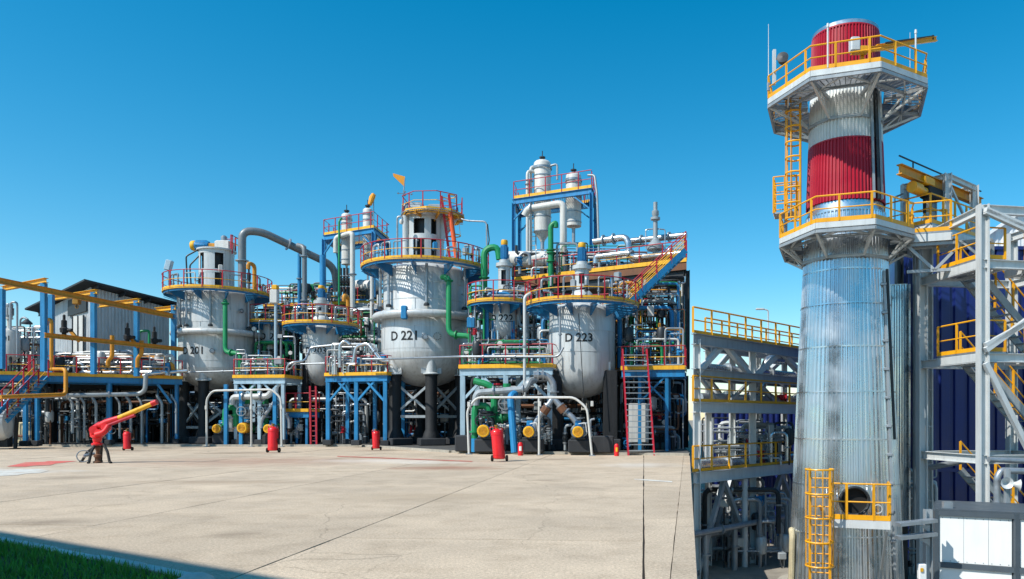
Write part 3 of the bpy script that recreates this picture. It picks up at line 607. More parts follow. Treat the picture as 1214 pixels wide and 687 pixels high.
MB().cyl(vx, A(480, 212, d - .3), .035, seg=6).build('pole', 'galv', vn)
vt = A(480, 212, d - .3); MB().slab([vt + V((0, 0, .12)), vt + V((-.72, -.1, .3)), vt + V((-.7, -.1, .12)), vt + V((-.1, -.0, -.45)), vt + V((0, 0, -.5))], (.14, -1, 0), .03).build('flag', 'orange_cloth', vn, smooth=False)
b = MB(); cz = vt - V((0, 0, .95))
for dx, dy in ((.4, .1), (-.4, -.1), (-.1, .4), (.1, -.4)): b.cyl(cz, cz + V((dx, dy, 0)), .02, seg=5); b.lathe([(0, -.07), (.07, 0), (0, .07)], cz + V((dx, dy, 0)), seg=8)
b.build('cup_cross', 'galv', vn)
lp = thing('lamp_bracket', 'bent lamp pole with glass bulb left of the D 221 tower', 'light', A(470, 312, 46.5)); pipe(lp, [A(471, 312, 46.3), A(471, 257, 46.3), A(477, 257, 46.3), A(477, 262, 46.3)], .06, 'galv', rad=.2); MB().lathe([(0, .15), (.1, .12), (.14, 0), (.1, -.14), (0, -.18)], A(476, 263, 46.3), seg=10).build('bulb', 'white_paint', lp)
lp = thing('davit_pipe', 'thin grey bent pipe with cable right of the D 221 tower', 'pipe', A(577, 315, 47)); pipe(lp, [A(577, 318, 46.5), A(577, 263, 46.5), A(554, 262, 46.8), A(547, 260, 47.0)], .05, 'galv', rad=.25); pipe(lp, [A(578, 266, 46.4), A(580, 285, 46.4), A(576, 305, 46.4)], .035, 'black')
g = thing('green_pipe', 'green pipe running down the right side of vessel D 221', 'pipe', A(532, 397, 45)); pipe(g, [A(524, 329, 45.4), A(532, 329, 45.1), A(532, 397, 44.9), A(561, 399, 44.6), A(561, 430, 44.6)], .16, 'green', rad=.45, flanges=[(1, .06), (2, .3)])
g = thing('green_pipe', 'short green swan neck pipe above the D 222 platform', 'pipe', A(575, 310, 46)); pipe(g, [A(574, 352, 46.2), A(574, 296, 46.2), A(590, 292, 46.2), A(592, 308, 46.2)], .2, 'green', rad=.5, flanges=[(0, .4)])

# D 203, D 202, D 222, D 223
def small_vessel(label, txt, px, d, r, y_top, y_sh, y_bot, y_plat, r_plat, rin, txt_y, th, ang, n_leg=4, leg_m='tar', legr=.16, zbase=.11, taper=True, pa=(0, 360), cpx=None, boss=True):
    c1 = G(px, d); C = (c1.x, c1.y); v = thing('reactor_vessel', label, 'vessel', (C[0], C[1], zbase)); zt, zs, zb, zp = ZH(y_top, d), ZH(y_sh, d), ZH(y_bot, d), ZH(y_plat, d)
    pr = [(r * math.sin(k / 8 * math.pi / 2), zb + (zs - zb) * (1 - math.cos(k / 8 * math.pi / 2))) for k in range(9)] + [(r, zt)] + [(r * math.cos(k / 6 * math.pi / 2), zt + r * .32 * math.sin(k / 6 * math.pi / 2)) for k in range(1, 7)]
    MB().lathe(pr, (C[0], C[1], 0), seg=40).build('body', 'silver_paint', v)
    for f in (.3, .65): seam(v, C, r - .004, zs + (zt - zs) * f, h=.04)
    lettering(v, txt, C, r, ang, ZH(txt_y, d), th)
    for k in range(n_leg):
        a = R(45 + 360 * k / n_leg); p = V((C[0] + r * .98 * math.cos(a), C[1] + r * .98 * math.sin(a), zbase)); zz = zs + (zt - zs) * .3
        lg = MB().ibeam(p, V((p.x, p.y, zz)), legr * 2, legr * 2, .03).build('leg', leg_m, v, smooth=False); MB().bev(p + V((0, 0, .15)), (legr * 4, legr * 4, .3), .03).build('footing', 'plinth', lg)
    c2 = G(cpx or px, d); C2 = (c2.x, c2.y)
    return v, C, zp, zt
v, C, zp, zt = small_vessel('grey vessel D 203 beside the blue steel platform', 'D 203', 381, 50, 1.1, 392, 432, 458, 387, 2.35, 1.1, 417, .42, 268)
pf = thing('ring_platform', 'round platform with yellow edge around vessel D 203', 'platform', (C[0], C[1], zp)); ring_platform(pf, C, zp, 1.12, 2.4, nb=10, bdepth=.7)
platform_gear('platform_pipework', 'pipe loops and valves standing on the D 203 platform', C, zp, 2.2, [(200, 'loop'), (225, 'valve'), (245, 'loop'), (265, 'valve'), (280, 'loop'), (300, 'loop'), (320, 'valve'), (335, 'yellow'), (350, 'box')], 8)
D203 = C
v, C, zp, zt = small_vessel('small grey vessel D 202 half hidden behind lamp pole', 'D 202', 322, 52.5, .75, 388, 412, 424, 384, 1.7, .75, 400, .5, 292, zbase=4.45)
pf = thing('ring_platform', 'small round platform with red rails around vessel D 202', 'platform', (C[0], C[1], zp)); ring_platform(pf, C, zp, .77, 1.7, nb=8, bdepth=.6)
platform_gear('platform_pipework', 'pipes and valves standing on the D 202 platform', C, zp, 1.5, [(200, 'loop'), (240, 'valve'), (265, 'loop'), (300, 'valve'), (330, 'box')], 9)
v, C, zp, zt = small_vessel('small grey vessel D 222 between the two larger vessels', 'D 222', 598, 44.5, .8, 364, 390, 406, 362, 2.0, .8, 379, .42, 262, zbase=4.45, leg_m='blue', legr=.1)
C222 = C; z222 = zp
pf = thing('ring_platform', 'round platform with broad yellow edge around vessel D 222', 'platform', (C[0], C[1], zp)); ring_platform(pf, (C[0] - .1, C[1]), zp, .82, 2.05, nb=10, bdepth=.7)
v, C, zp, zt = small_vessel('grey vessel D 223 standing nearest on the right between black pillars', 'D 223', 690, 39.5, 1.72, 372, 440, 472, 364, 2.9, 1.7, 404, .42, 265, n_leg=0)
C223 = C; z223 = zp
for dx, dy in ((1.45, -.9), (-1.35, -.9), (1.45, 1.2), (-1.35, 1.2)):
    lg = MB().bev((C[0] + dx, C[1] + dy, 2.2), (.72, .72, ZH(447, 38.6) * 1.0 - .11 + .2), .04).build('pillar', 'tar', v); lg.location.z += 0
    MB().bev((C[0] + dx, C[1] + dy, .4), (1.05, 1.05, .58), .05).build('footing', 'plinth', lg)
    MB().beam((C[0] + dx * .9, C[1] + dy, 4.15), (C[0] + dx * .9, C[1] + dy, 4.6), .3, .3).build('support_lug', 'silver_paint', lg, smooth=False)
pf = thing('ring_platform', 'round red railed platform on the nearest vessel at the right', 'platform', (C[0], C[1], zp)); ring_platform(pf, C, zp, 1.74, 2.95, nb=12, bdepth=.8)
pipe(v, [A(664, 366, 37.4), A(664, 400, 37.4), A(664, 418, 37.4)], .06, 'galv', flanges=[(0, .9), (1, .9)], name='side_pipe'); pipe(v, [A(686, 372, 37.3), A(692, 470, 37.3)], .02, 'dark_steel', name='cable')
platform_gear('platform_pipework', 'valves and pipe loops standing on the D 223 platform', C, zp, 2.75, [(195, 'loop'), (212, 'valve'), (230, 'valve'), (248, 'loop'), (260, 'box'), (275, 'valve'), (290, 'loop'), (305, 'valve'), (318, 'box'), (330, 'valve'), (345, 'loop')], 21)
platform_gear('platform_pipework', 'valves standing on the D 222 platform', C222, z222, 1.85, [(200, 'loop'), (225, 'valve'), (300, 'loop'), (330, 'valve')], 22)
def agitator(label, C, z, H, m='silver_paint'):
    t = thing('agitator_drive', label, 'agitator', (C[0], C[1], z)); MB().lathe([(.62, 0), (.62, .55), (.56, .75), (.4, .92), (.3, .95), (0, .95)], (C[0], C[1], z - .1), seg=24).build('vessel_head', m, t)
    b = MB()
    for k in range(18): a = k * math.pi / 9; b.cyl((C[0] + .66 * math.cos(a), C[1] + .66 * math.sin(a), z + .15), (C[0] + .66 * math.cos(a), C[1] + .66 * math.sin(a), z + .32), .04, seg=5)
    b.build('bolt_circle', 'galv', t)
    shell(t, C, .36, z + .9, z + H * .62, [(245, 290), (65, 110)], [], m, t=.04)
    MB().lathe([(.5, 0), (.5, .1), (.3, .12), (.3, .3), (0, .3)], (C[0], C[1], z + H * .62 + .1), seg=16).build('flange_plate', m, t)
    motor(t, (C[0], C[1], z + H * .62 + .35), (0, 0, 1), H * .34, .2, 'blue_deep'); return t
agitator('white agitator with upright blue motor on vessel D 222', C222, z222, 3.6)
agitator('grey agitator with yellow capped motor on vessel D 223', C223, z223, 3.1)
agitator('agitator with upright motor on vessel D 203', D203, ZH(390, 50), 2.6)

# ------------------------------------------------------------------ big pipes
def run(name, label, pts, r, m, rad=None, flanges=(), seg=14, supports=()):
    t = thing(name, label, 'pipe', V(pts[-1])); o = pipe(t, pts, r, m, rad or r * 3, flanges, seg=seg, n=7)
    return t
run('vapour_pipe', 'thick grey pipe arching over from vessel D 201', [A(287, 345, 51), A(287, 274, 51), A(310, 275, 51.6), A(397, 316, 55), A(399, 345, 55.2)], .26, 'pipe_grey', 1.0, [(0, .5), (2, .55), (2, .35)])
run('riser_pipe', 'upright grey pipe with bent top in front of the arching pipe', [A(361, 452, 52), A(361, 293, 52), A(353, 291, 52.4)], .16, 'pipe_grey', .5, [(0, .3), (0, .93), (0, .6)])
run('riser_pipe', 'white upright pipe on the left column tower', [A(418, 375, 53), A(418, 276, 53), A(398, 282, 53.6), A(398, 300, 53.6)], .17, 'white_paint', .3, [(0, .5)])
run('riser_pipe', 'white down pipe in front of the right column tower', [A(668, 362, 46.5), A(668, 241, 46.5), A(626, 248, 47.2), A(622, 256, 47.3)], .22, 'white_paint', .4, [(0, .2), (1, .9)])
run('green_pipe', 'green hooked pipe with valve in front of the right column tower', [A(653, 352, 45.5), A(653, 268, 45.5), A(659, 264, 45.5), A(659, 270, 45.5)], .16, 'green', .3, [(0, .5), (0, .62), (0, .66)])
run('green_pipe', 'thin green pipe along the left column tower', [A(402, 375, 53.2), A(402, 262, 53.2), A(405, 259, 53.4)], .07, 'green', .2)
run('transfer_pipe', 'silver pipe with elbows above the rear deck at the right', [A(704, 287, 45), A(744, 281, 44), A(746, 300, 43.9), A(750, 309, 43.8), A(814, 303, 42.6)], .2, 'alu', .5, [(0, .3), (0, .6), (3, .4)])
run('transfer_pipe', 'straight silver pipe running right past the slim vent stack', [A(748, 286, 44.8), A(814, 279, 43)], .18, 'alu', .5, [(0, .2), (0, .7)])
run('transfer_pipe', 'lower silver pipe with bend on the rear deck', [A(706, 313, 44.5), A(706, 305, 44.5), A(746, 300, 43.6), A(752, 306, 43.5), A(814, 300, 42.2)], .17, 'alu', .4, [(2, .2)])
run('drain_pipe', 'thin grey pole pipe from the right tower down to the rear deck', [A(712, 362, 46), A(708, 232, 46.5), A(705, 208, 46.8), A(697, 208, 47)], .07, 'grey_paint', .2, [(0, .4)])
vs_ = thing('vent_stack', 'slim grey vent stack with flanges at the far right of the plant', 'vent', A(777, 312, 43.2)); p = A(777, 312, 43.2)
MB().lathe([(.16, 0), (.16, .7), (.5, .75), (.5, .95), (.36, 1.1), (.14, 1.4), (.13, 2.4), (.27, 2.45), (.27, 2.58), (.14, 2.62), (.2, 2.75), (.2, 2.95), (.12, 3.0), (.12, 3.45), (.0, 3.47)], p, seg=16).build('stack_tube', 'grey_paint', vs_)
b = MB()
for k in (-1, 1): b.tube(bend([p + V((k * .55, 0, .8)), p + V((k * .55, 0, 1.9)), p + V((0, 0, 1.95))], .1), .035, 6)
b.build('guy_loop', 'galv', vs_)

# ------------------------------------------------------------------ column towers
def tower(label, corners, z, zb, cols, clabels, leg_m='blue'):
    P = [G(px, d, 0) for px, d in corners]; ctr = sum(P, V()) / 4; t = thing('column_tower', label, 'tower', (ctr.x, ctr.y, zb))
    P = [V((p.x, p.y, 0)) for p in P]
    for p in P: MB().ibeam(V((p.x, p.y, zb)), V((p.x, p.y, z - .3)), .24, .24, .03).build('column', leg_m, t, smooth=False)
    for i in range(4):
        a, b = P[i], P[(i + 1) % 4]; MB().ibeam(a + V((0, 0, z - .22)), b + V((0, 0, z - .22)), .2, .36).build('beam', leg_m, t, smooth=False)
        m = a.lerp(b, .22); n = a.lerp(b, .78); MB().beam(a + V((0, 0, z - 1.4)), m + V((0, 0, z - .4)), .09, .09).build('knee_brace', leg_m, t, smooth=False); MB().beam(b + V((0, 0, z - 1.4)), n + V((0, 0, z - .4)), .09, .09).build('knee_brace', leg_m, t, smooth=False)
    cyl = [c for c in cols]
    u = (P[1] - P[0]); w_ = (P[3] - P[0]); b = MB()
    for k in range(int(u.length / .15)):
        p = P[0] + u * (k / int(u.length / .15)); b.beam(p + V((0, 0, z)), p + w_ + V((0, 0, z)), .04, .05)
    b.build('deck', 'galv', t, smooth=False)
    top = [p + V((0, 0, z)) for p in P]; toe(t, top, .2, 'yellow', True, dz=-.03); railing(t, top, closed=True, mid='red')
    return t
def column_vessel(label, px, d, r, y0, y1, m='white_paint', cone=True):
    c = G(px, d); z1, z0 = ZH(y0, d), ZH(y1, d); t = thing('process_column', label, 'column', (c.x, c.y, z0))
    pr = [(r * .25, z0), (r * .3, z0 + .1), (r, z0 + r * (1.1 if cone else .35)), (r, z1 - r * .5)] + [(r * math.cos(k / 5 * math.pi / 2), z1 - r * .5 + r * .5 * math.sin(k / 5 * math.pi / 2)) for k in range(1, 6)]
    MB().lathe(pr, (c.x, c.y, 0), seg=28).build('shell', m, t)
    for f in (.12, .3, .55, .8): z = z0 + (z1 - z0) * f; MB().lathe([(r, z - .04), (r + .03, z - .03), (r + .03, z + .03), (r, z + .04)], (c.x, c.y, 0), seg=28).build('band', 'galv', t)
    MB().lathe([(r * 1.12, z1 - r * .5 - .35), (r * 1.12, z1 - r * .5 - .2)], (c.x, c.y, 0), seg=28).build('body_flange', 'galv', t)
    MB().lathe([(.12, z1 - .05), (.12, z1 + .12), (.2, z1 + .12), (.2, z1 + .2), (.03, z1 + .22), (.03, z1 + .6), (0, z1 + .62)], (c.x, c.y, 0), seg=10).build('top_nozzle', 'dark_steel', t)
    MB().cyl((c.x, c.y, z0 - .9), (c.x, c.y, z0 + .05), r * .22).build('bottom_outlet', 'galv', t)
    return t, c, z0, z1
z1_ = ZH(276, 54.5)
tower('blue steel tower with railed platform around the left white columns', [(384, 55.2), (443, 53.0), (461, 56.6), (402, 58.8)], z1_, 10.2, [], '')
column_vessel('white column with dark lower end in the left tower', 411, 55, .36, 253, 316, cone=False)
column_vessel('white column under the windsock in the left tower', 436, 55.4, .34, 247, 318, cone=False)
b = thing('valve_cluster', 'dark valve tree under the left white column', 'valves', A(411, 345, 55)); 
for k in range(4): o = pipe(b, [A(404 + k * 4, 350, 54.6), A(404 + k * 4, 318, 54.6)], .09, 'dark_steel', flanges=[(0, .3), (0, .7)]); valve(o, A(404 + k * 4, 334, 54.6), .1)
wsx = thing('windsock', 'limp orange windsock on a thin pole above the left tower', 'windsock', A(443, 268, 54)); MB().cyl(A(443, 272, 54), A(443, 229, 54), .035, seg=6).build('pole', 'galv', wsx); MB().tube([A(443, 231, 54), A(441, 235, 53.9), A(438.5, 243, 53.8)], [.16, .2, .14], 10).build('sock', 'orange_cloth', wsx)
z2_ = ZH(233, 49.5)
tower('tall blue steel tower with railed platform around the right white columns', [(609, 50.0), (701, 47.6), (706, 50.6), (616, 53.2)], z2_, 10.4, [], '')
t, c, z0, z1 = column_vessel('tallest white column with domed top in the right tower', 643, 50.2, .57, 190, 287)
for k, dx in enumerate((-.75, -.95)): pipe(t, [(c.x + dx, c.y - .2 - k * .3, z0 - 1.5), (c.x + dx, c.y - .2 - k * .3, z1 - .5 - k * .35), (c.x - .3, c.y, z1 - .5 - k * .35)], .1, 'white_paint', flanges=[(0, .85)], name='side_pipe')
pipe(t, [(c.x + .4, c.y - .2, z1 - .5), (c.x + 1.0, c.y - .3, z1 - .35), (c.x + 1.0, c.y - .3, z1 - 1.4)], .07, 'grey_paint', name='side_pipe')
column_vessel('shorter white column in the right tower', 680, 49.6, .5, 205, 272, cone=False)
t = ladder('ladder', 'thin white ladder behind the tallest white column', G(631, 51.5, 10.4), G(631, 51.5, z2_), (1, 0, 0), .5, 'white_paint', 'white_paint')
for px_, d_, y0_, y1_, r_, lab, lk_ in ((604, 47.8, 298, 318, .52, 'long white drum lying behind the D 222 agitator', 660), (424, 56.2, 332, 346, .42, 'white drum lying on the left rear deck', 446)):
    a, b_ = A(px_, (y0_ + y1_) / 2, d_), A(lk_, (y0_ + y1_) / 2, d_ - 1); t = thing('horizontal_drum', lab, 'drum', (a + b_) / 2 - V((0, 0, r_ + .5))); L = (b_ - a).length
    MB().lathe([(0, -.25), (r_ * .6, -.2), (r_ * .9, -.08), (r_, 0), (r_, L), (r_ * .9, L + .08), (r_ * .6, L + .2), (0, L + .25)], a, (b_ - a), 24).build('shell', 'white_paint', t)
    for f in (.2, .5, .8): p = a.lerp(b_, f); MB().lathe([(r_, -.04), (r_ + .03, -.03), (r_ + .03, .03), (r_, .04)], p, (b_ - a), 24).build('band', 'galv', t)
    for f in (.2, .8): p = a.lerp(b_, f); MB().beam(p - V((0, 0, r_ + .55)), p - V((0, 0, r_ * .6)), .3, .9).build('saddle', 'dark_steel', t, smooth=False)

# ------------------------------------------------------------------ rectangular platforms in front
def rect_platform(name, label, px0, px1, d0, d1, z, depth, zb=.11, leg_m='blue', n_leg=3, rails='fls', deck='galv', brace=True, leg_w=.2, edge='yellow', rail_m='red', foot=True, leg_dx=.15, beam_m=None):
    a, b = G(px0, d0, z), G(px1, d1, z); u = (b - a).normalized(); n = V((-u.y, u.x, 0)); L = (b - a).length; t = thing(name, label, 'platform', ((a + b) / 2 + n * depth / 2).to_2d().to_3d() + V((0, 0, zb)))
    beam_m = beam_m or leg_m
    grating_rect(a, u, n, L, depth, z - .03).build('deck', deck, t, smooth=False)
    MB().ibeam(a + V((0, 0, -.27)), b + V((0, 0, -.27)), .16, .34).build('edge_beam', beam_m, t, smooth=False); MB().ibeam(a + n * depth + V((0, 0, -.27)), b + n * depth + V((0, 0, -.27)), .16, .34).build('edge_beam', beam_m, t, smooth=False)
    for k in range(n_leg): q = a + u * (.1 + (L - .2) * k / max(1, n_leg - 1)); MB().ibeam(q + V((0, 0, -.25)) + n * .1, q + n * (depth - .1) + V((0, 0, -.25)), .12, .26).build('cross_beam', beam_m, t, smooth=False)
    toe(t, [a - n * .1, b - n * .1], .2, edge, dz=-.08)
    toe(t, [a - n * .1 - u * .02, a + n * depth - u * .02], .2, edge, dz=-.08); toe(t, [b - n * .1 + u * .02, b + n * depth + u * .02], .2, edge, dz=-.08)
    for row in (.05, depth - .1):
        for k in range(n_leg):
            p = a + u * (leg_dx + (L - 2 * leg_dx) * k / max(1, n_leg - 1)) + n * row; zt = z - .44
            lg = MB().beam(V((p.x, p.y, zb)), V((p.x, p.y, zt)), leg_w, leg_w).build('leg', leg_m, t, smooth=False)
            if foot: MB().bev(V((p.x, p.y, zb + .16)), (leg_w * 2.4, leg_w * 2.4, .32), .03).build('footing', 'plinth', lg)
            if brace and row < .1:
                for sgn in ((1,) if k == 0 else (-1,) if k == n_leg - 1 else (-1, 1)):
                    MB().beam(V((p.x, p.y, zt - 1.25)), V((p.x, p.y, zt)) + u * sgn * 1.25, leg_w * .55, leg_w * .55).build('brace', leg_m, lg, smooth=False)
    path = []
    if 'l' in rails: path.append(a + n * depth)
    path += [a, b] if 'f' in rails else []
    if 's' in rails: path.append(b + n * depth)
    if path: railing(t, path, top=rail_m, post=rail_m)
    return t
zb_ = ZH(444, 46)
rect_platform('blue_platform', 'blue steel platform with red rails left of vessel D 221', 386, 459, 46.6, 45.4, zb_, 2.2, n_leg=3, leg_w=.22)
rect_platform('grey_platform', 'pale grey steel platform with red rails above the right pump skid', 545, 655, 38.6, 37.7, ZH(435, 38.3), 2.4, n_leg=3, leg_m='pale_blue', leg_w=.24)
rect_platform('grey_platform', 'pale platform with yellow edge above the left pump skid', 277, 338, 47.4, 47.0, ZH(447, 47.3), 2.2, n_leg=3, leg_m='pale_blue', leg_w=.2)
rect_platform('blue_platform', 'blue platform with red rails at the top of the steep stair', 737, 812, 38.0, 37.5, ZH(437, 37.9), 2.2, n_leg=2, leg_m='blue', leg_w=.16, rails='fs', foot=False, leg_dx=.9)
rect_platform('small_platform', 'low blue platform with red rails beside the red ladder', 336, 366, 47.8, 47.6, ZH(487, 47.7), 1.4, n_leg=2, leg_m='blue', leg_w=.14, foot=False, brace=False)

# steep stair at the right with red stringers
def stair(name, label, p0, p1, side, width, n, str_m, step_m, rail=None, srail='red', depth=.24, sh=.25, mid='yellow', post='red', mids=1):
    p0, p1 = V(p0), V(p1); t = thing(name, label, 'stairs', p0); sd = V(side).normalized()
    for k in (0, 1):
        o = sd * width * k; MB().beam(p0 + o, p1 + o, .07, sh).build('stringer', str_m, t, smooth=False)
        if rail: railing(t, [p0 + o + (p1 - p0) * .02, p1 + o], h=rail, top=srail, post=post, mid=mid, sp=1.0, mids=mids)
    run_ = (p1 - p0); run_.z = 0; run_ = run_.normalized() if run_.length > .01 else V((0, 1, 0)); me = cached(('step', name, label), lambda: MB().box((0, 0, 0), (width - .05, depth, .04), math.atan2(sd.y, sd.x)).mesh('step', step_m, smooth=False))
    for k in range(1, n): inst('step', me, t, p0.lerp(p1, k / n) + sd * width / 2)
    return t
stair('steep_stair', 'steep stair with red stringers and grey treads at the right', A(745, 541.5, 35.4) , A(738, 415, 37.8), (1, .02, 0), 1.2, 19, 'red', 'galv', sh=.2)
zA, zB = A(742, 358, 40.3), A(800, 301, 40.6)
stair('upper_stair', 'blue stair with red and yellow rails climbing to the rear deck', A(742, 364, 39.3), A(813, 297, 40.2), (.05, 1, 0), .9, 15, 'blue', 'yellow', rail=1.0, sh=.3, mids=3)
railing_rd = None

# white pump guard frames
def guard_frame(label, pts, d0, d1, mids, r=.058):
    n = len(pts); x0, x1 = pts[0][0], pts[-1][0]; dd = lambda x: d0 + (d1 - d0) * (x - x0) / (x1 - x0); P = [A(x, y, dd(x)) for x, y in pts]; t = thing('guard_frame', label, 'frame', V((P[0].x, P[0].y, 0)))
    P[0].z = P[-1].z = .01; MB().tube(bend(P, .25, 3), r, 8).build('hoop', 'white_paint', t)
    for x in mids:
        top = next(P[i].lerp(P[i + 1], (x - pts[i][0]) / (pts[i + 1][0] - pts[i][0])) for i in range(n - 1) if pts[i][0] <= x <= pts[i + 1][0] and pts[i + 1][0] > pts[i][0]); MB().cyl(V((top.x, top.y, .01)), top, r * .95, seg=8).build('post', 'white_paint', t)
    for x in (pts[0][0] + .1, pts[-1][0] - .1) + tuple(mids): p = G(x, dd(x)); MB().bev(V((p.x, p.y, .02)), (.3, .3, .04), .01).build('base_plate', 'galv', t); MB().bev(V((p.x, p.y - .1, 2.4)), (.13, .04, .24), .01).build('junction_box', 'white_paint', t)
    return t
guard_frame('white pipe guard frame in front of the right pump skid', [(556, 541), (554, 486), (565, 471.5), (681, 471.5), (696, 484), (702, 544)], 36.4, 34.9, (640,))
guard_frame('white pipe guard frame in front of the left pump skid', [(245, 529), (245, 473), (252, 463.5), (322, 462), (333, 472), (334, 529)], 46.6, 46.4, (298,), .065)

def pump(label, px, d, hz=.62, body='blue', r=.27, sz=1.0, col2='green', yaw=0.0):
    p = G(px, d, .11); t = thing('pump', label, 'pump', p); ax = V((math.sin(yaw), -math.cos(yaw), 0))
    MB().bev(p + V((.1, .5, hz * .5)), (1.15 * sz, 1.6, hz), .05, yaw).build('plinth', 'plinth', t)
    c = p + V((0, .1, hz + r + .1)); MB().bev(p + V((0, .5, hz + .05)), (.7, 1.5, .1), .02, yaw).build('bedplate', 'dark_steel', t)
    motor(t, c, ax, .75, r, body, 'yellow')
    MB().lathe([(0, 0), (.12, 0), (.12, .25), (.34, .28), (.38, .36), (.38, .58), (.3, .66), (.15, .7), (.15, .85), (.22, .85), (.22, .9), (0, .9)], c - ax * .02, -ax, 18).build('volute', col2, t)
    q = c - ax * .47; MB().lathe([(.12, .2), (.12, .6), (.22, .6), (.22, .68), (0, .68)], q, seg=12).build('discharge_nozzle', col2, t)
    MB().bev(c + V((.0, .0, r + .12)), (.3, .24, .26), .03).build('terminal_box', 'blue', t)
    pipe(t, [c + V((.02, -.1, r + .1)), c + V((.35, -.25, r + .15)), c + V((.42, -.2, -.1)), c + V((.2, -.1, -r))], .03, 'white_paint', name='cable')
    return t, c, q
pump('pump with yellow motor cowl left of the tall red extinguisher', 575, 36.6, col2='green', r=.3)
pump('pump with yellow motor cowl behind the middle post of the white frame', 628, 36.3, col2='grey_paint')
pump('pump with yellow motor cowl at the right end of the skid', 685.5, 35.9, col2='grey_paint')
pump('pump with yellow motor cowl at the left end of the left skid', 262, 47.6, r=.27, body='grey_paint', sz=.9)
pump('pump with broad yellow motor cowl in the middle of the left skid', 292, 47.4, r=.32, body='ochre')
pump('pump with blue motor at the right end of the left skid', 322, 47.3, r=.27, body='blue')
for px_, d_, lab in ((553, 37.6, 'left end'), (715, 36.2, 'foot of the right pillar')): tag(MB().bev(G(px_, d_, .5), (1.0, .9, .8), .05).build('concrete_block', 'plinth'), 'dark concrete block at the ' + lab + ' of the right skid', 'block')

def skid(label, base, items, name='pump_pipework'):
    t = thing(name, label, 'pipework', base)
    for pts, r, m, fl, vl in items:
        o = pipe(t, pts, r, m, flanges=fl)
        for i, f in vl: p, q = V(pts[i]), V(pts[i + 1]); valve(o, p.lerp(q, f), r * 1.15, (q - p), random.choice(['galv', 'dark_steel', 'white_paint']))
    return t
D_ = 37.2
skid('green pump pipes looping behind the white frame of the right skid', G(575, D_), [
    ([A(563, 536, D_), A(563, 520, D_)], .18, 'blue', [], []),
    ([A(563, 520, D_), A(563, 481, D_), A(579, 481, D_), A(581, 508, D_)], .17, 'green', [(0, .2), (2, .5)], [(2, .75)]),
    ([A(586, 510, D_ + .4), A(586, 458, D_ + .4), A(562, 452, D_ + .5)], .17, 'green', [(0, .4), (0, .8)], []),
    ([A(589, 497, D_ + .3), A(601, 495, D_ + .3), A(601, 455, D_ + .3)], .19, 'green', [(0, .5)], [(1, .4)]),
    ([A(574, 508, D_ + .1), A(576, 486, D_ + .1)], .2, 'grey_paint', [(0, .5)], [(0, .4)]),
    ([A(566, 505, D_ + .1), A(566, 488, D_ + .1)], .08, 'red', [(0, .5)], []),
    ([A(590, 506, D_ - .1), A(604, 506, D_ - .1), A(612, 500, D_ - .1)], .08, 'white_paint', [(0, .5)], [(0, .3)]),
])
skid('grey suction header bent along the top of the right skid', G(600, D_ - .3), [([A(564, 481, D_ - .3), A(564, 466, D_ - .3), A(624, 461.5, D_ - .3), A(627, 452, D_ - .3), A(634, 451, D_ + .4)], .17, 'grey_paint', [(1, .35), (1, .93)], [])], 'suction_header')
skid('silver forked pipe splitting to two pumps in front of vessel D 223', G(660, 36.5), [
    ([A(633, 445, 36.4), A(648, 445, 36.5), A(656, 454, 36.5), A(656, 472, 36.5)], .17, 'galv', [(0, .3), (0, .7), (2, .6)], []),
    ([A(656, 472, 36.5), A(648, 484, 36.4), A(635, 500, 36.3), A(632, 517, 36.3)], .14, 'galv', [(0, .8), (1, .1), (1, .4)], []),
    ([A(656, 472, 36.5), A(666, 484, 36.4), A(684, 500, 36.2), A(687, 517, 36.2)], .14, 'galv', [(0, .8), (1, .1), (1, .3)], []),
    ([A(649, 483, 36.3), A(644, 490, 36.3)], .22, 'rust', [], []), ([A(664, 482, 36.3), A(669, 488, 36.3)], .22, 'rust', [], []),
    ([A(618, 500, 36.4), A(628, 501, 36.4), A(632, 512, 36.3)], .05, 'galv', [], []), ([A(688, 512, 36.2), A(692, 502, 36.2), A(700, 502, 36.2)], .05, 'galv', [], [])], 'forked_pipe')
skid('small bore valve manifold between the right pumps', G(615, 36.8), [([A(x, 534, dd), A(x, y, dd), A(x + dx, y - 1, dd)], r, m, [(0, .3), (0, .7)], [(0, .5)]) for x, y, dx, dd, r, m in ((610, 503, 8, 36.9, .07, 'dark_steel'), (616, 498, 10, 37.1, .08, 'grey_paint'), (645, 506, 9, 36.9, .07, 'dark_steel'), (651, 497, -6, 37.3, .09, 'dark_steel'), (670, 505, 8, 36.8, .07, 'grey_paint'), (700, 498, 5, 36.4, .06, 'galv'), (705, 505, 6, 36.6, .07, 'dark_steel'), (596, 500, 8, 37.5, .08, 'dark_steel'))], 'valve_manifold')
bp = thing('blue_pipe', 'upright blue pipe between the pumps of the right skid', 'pipe', G(609, 36.3, .1)); pipe(bp, [G(610, 36.2, .1), A(605, 470, 36.5), A(611, 466, 36.9)], .17, 'blue', rad=.3)
D_ = 47.4
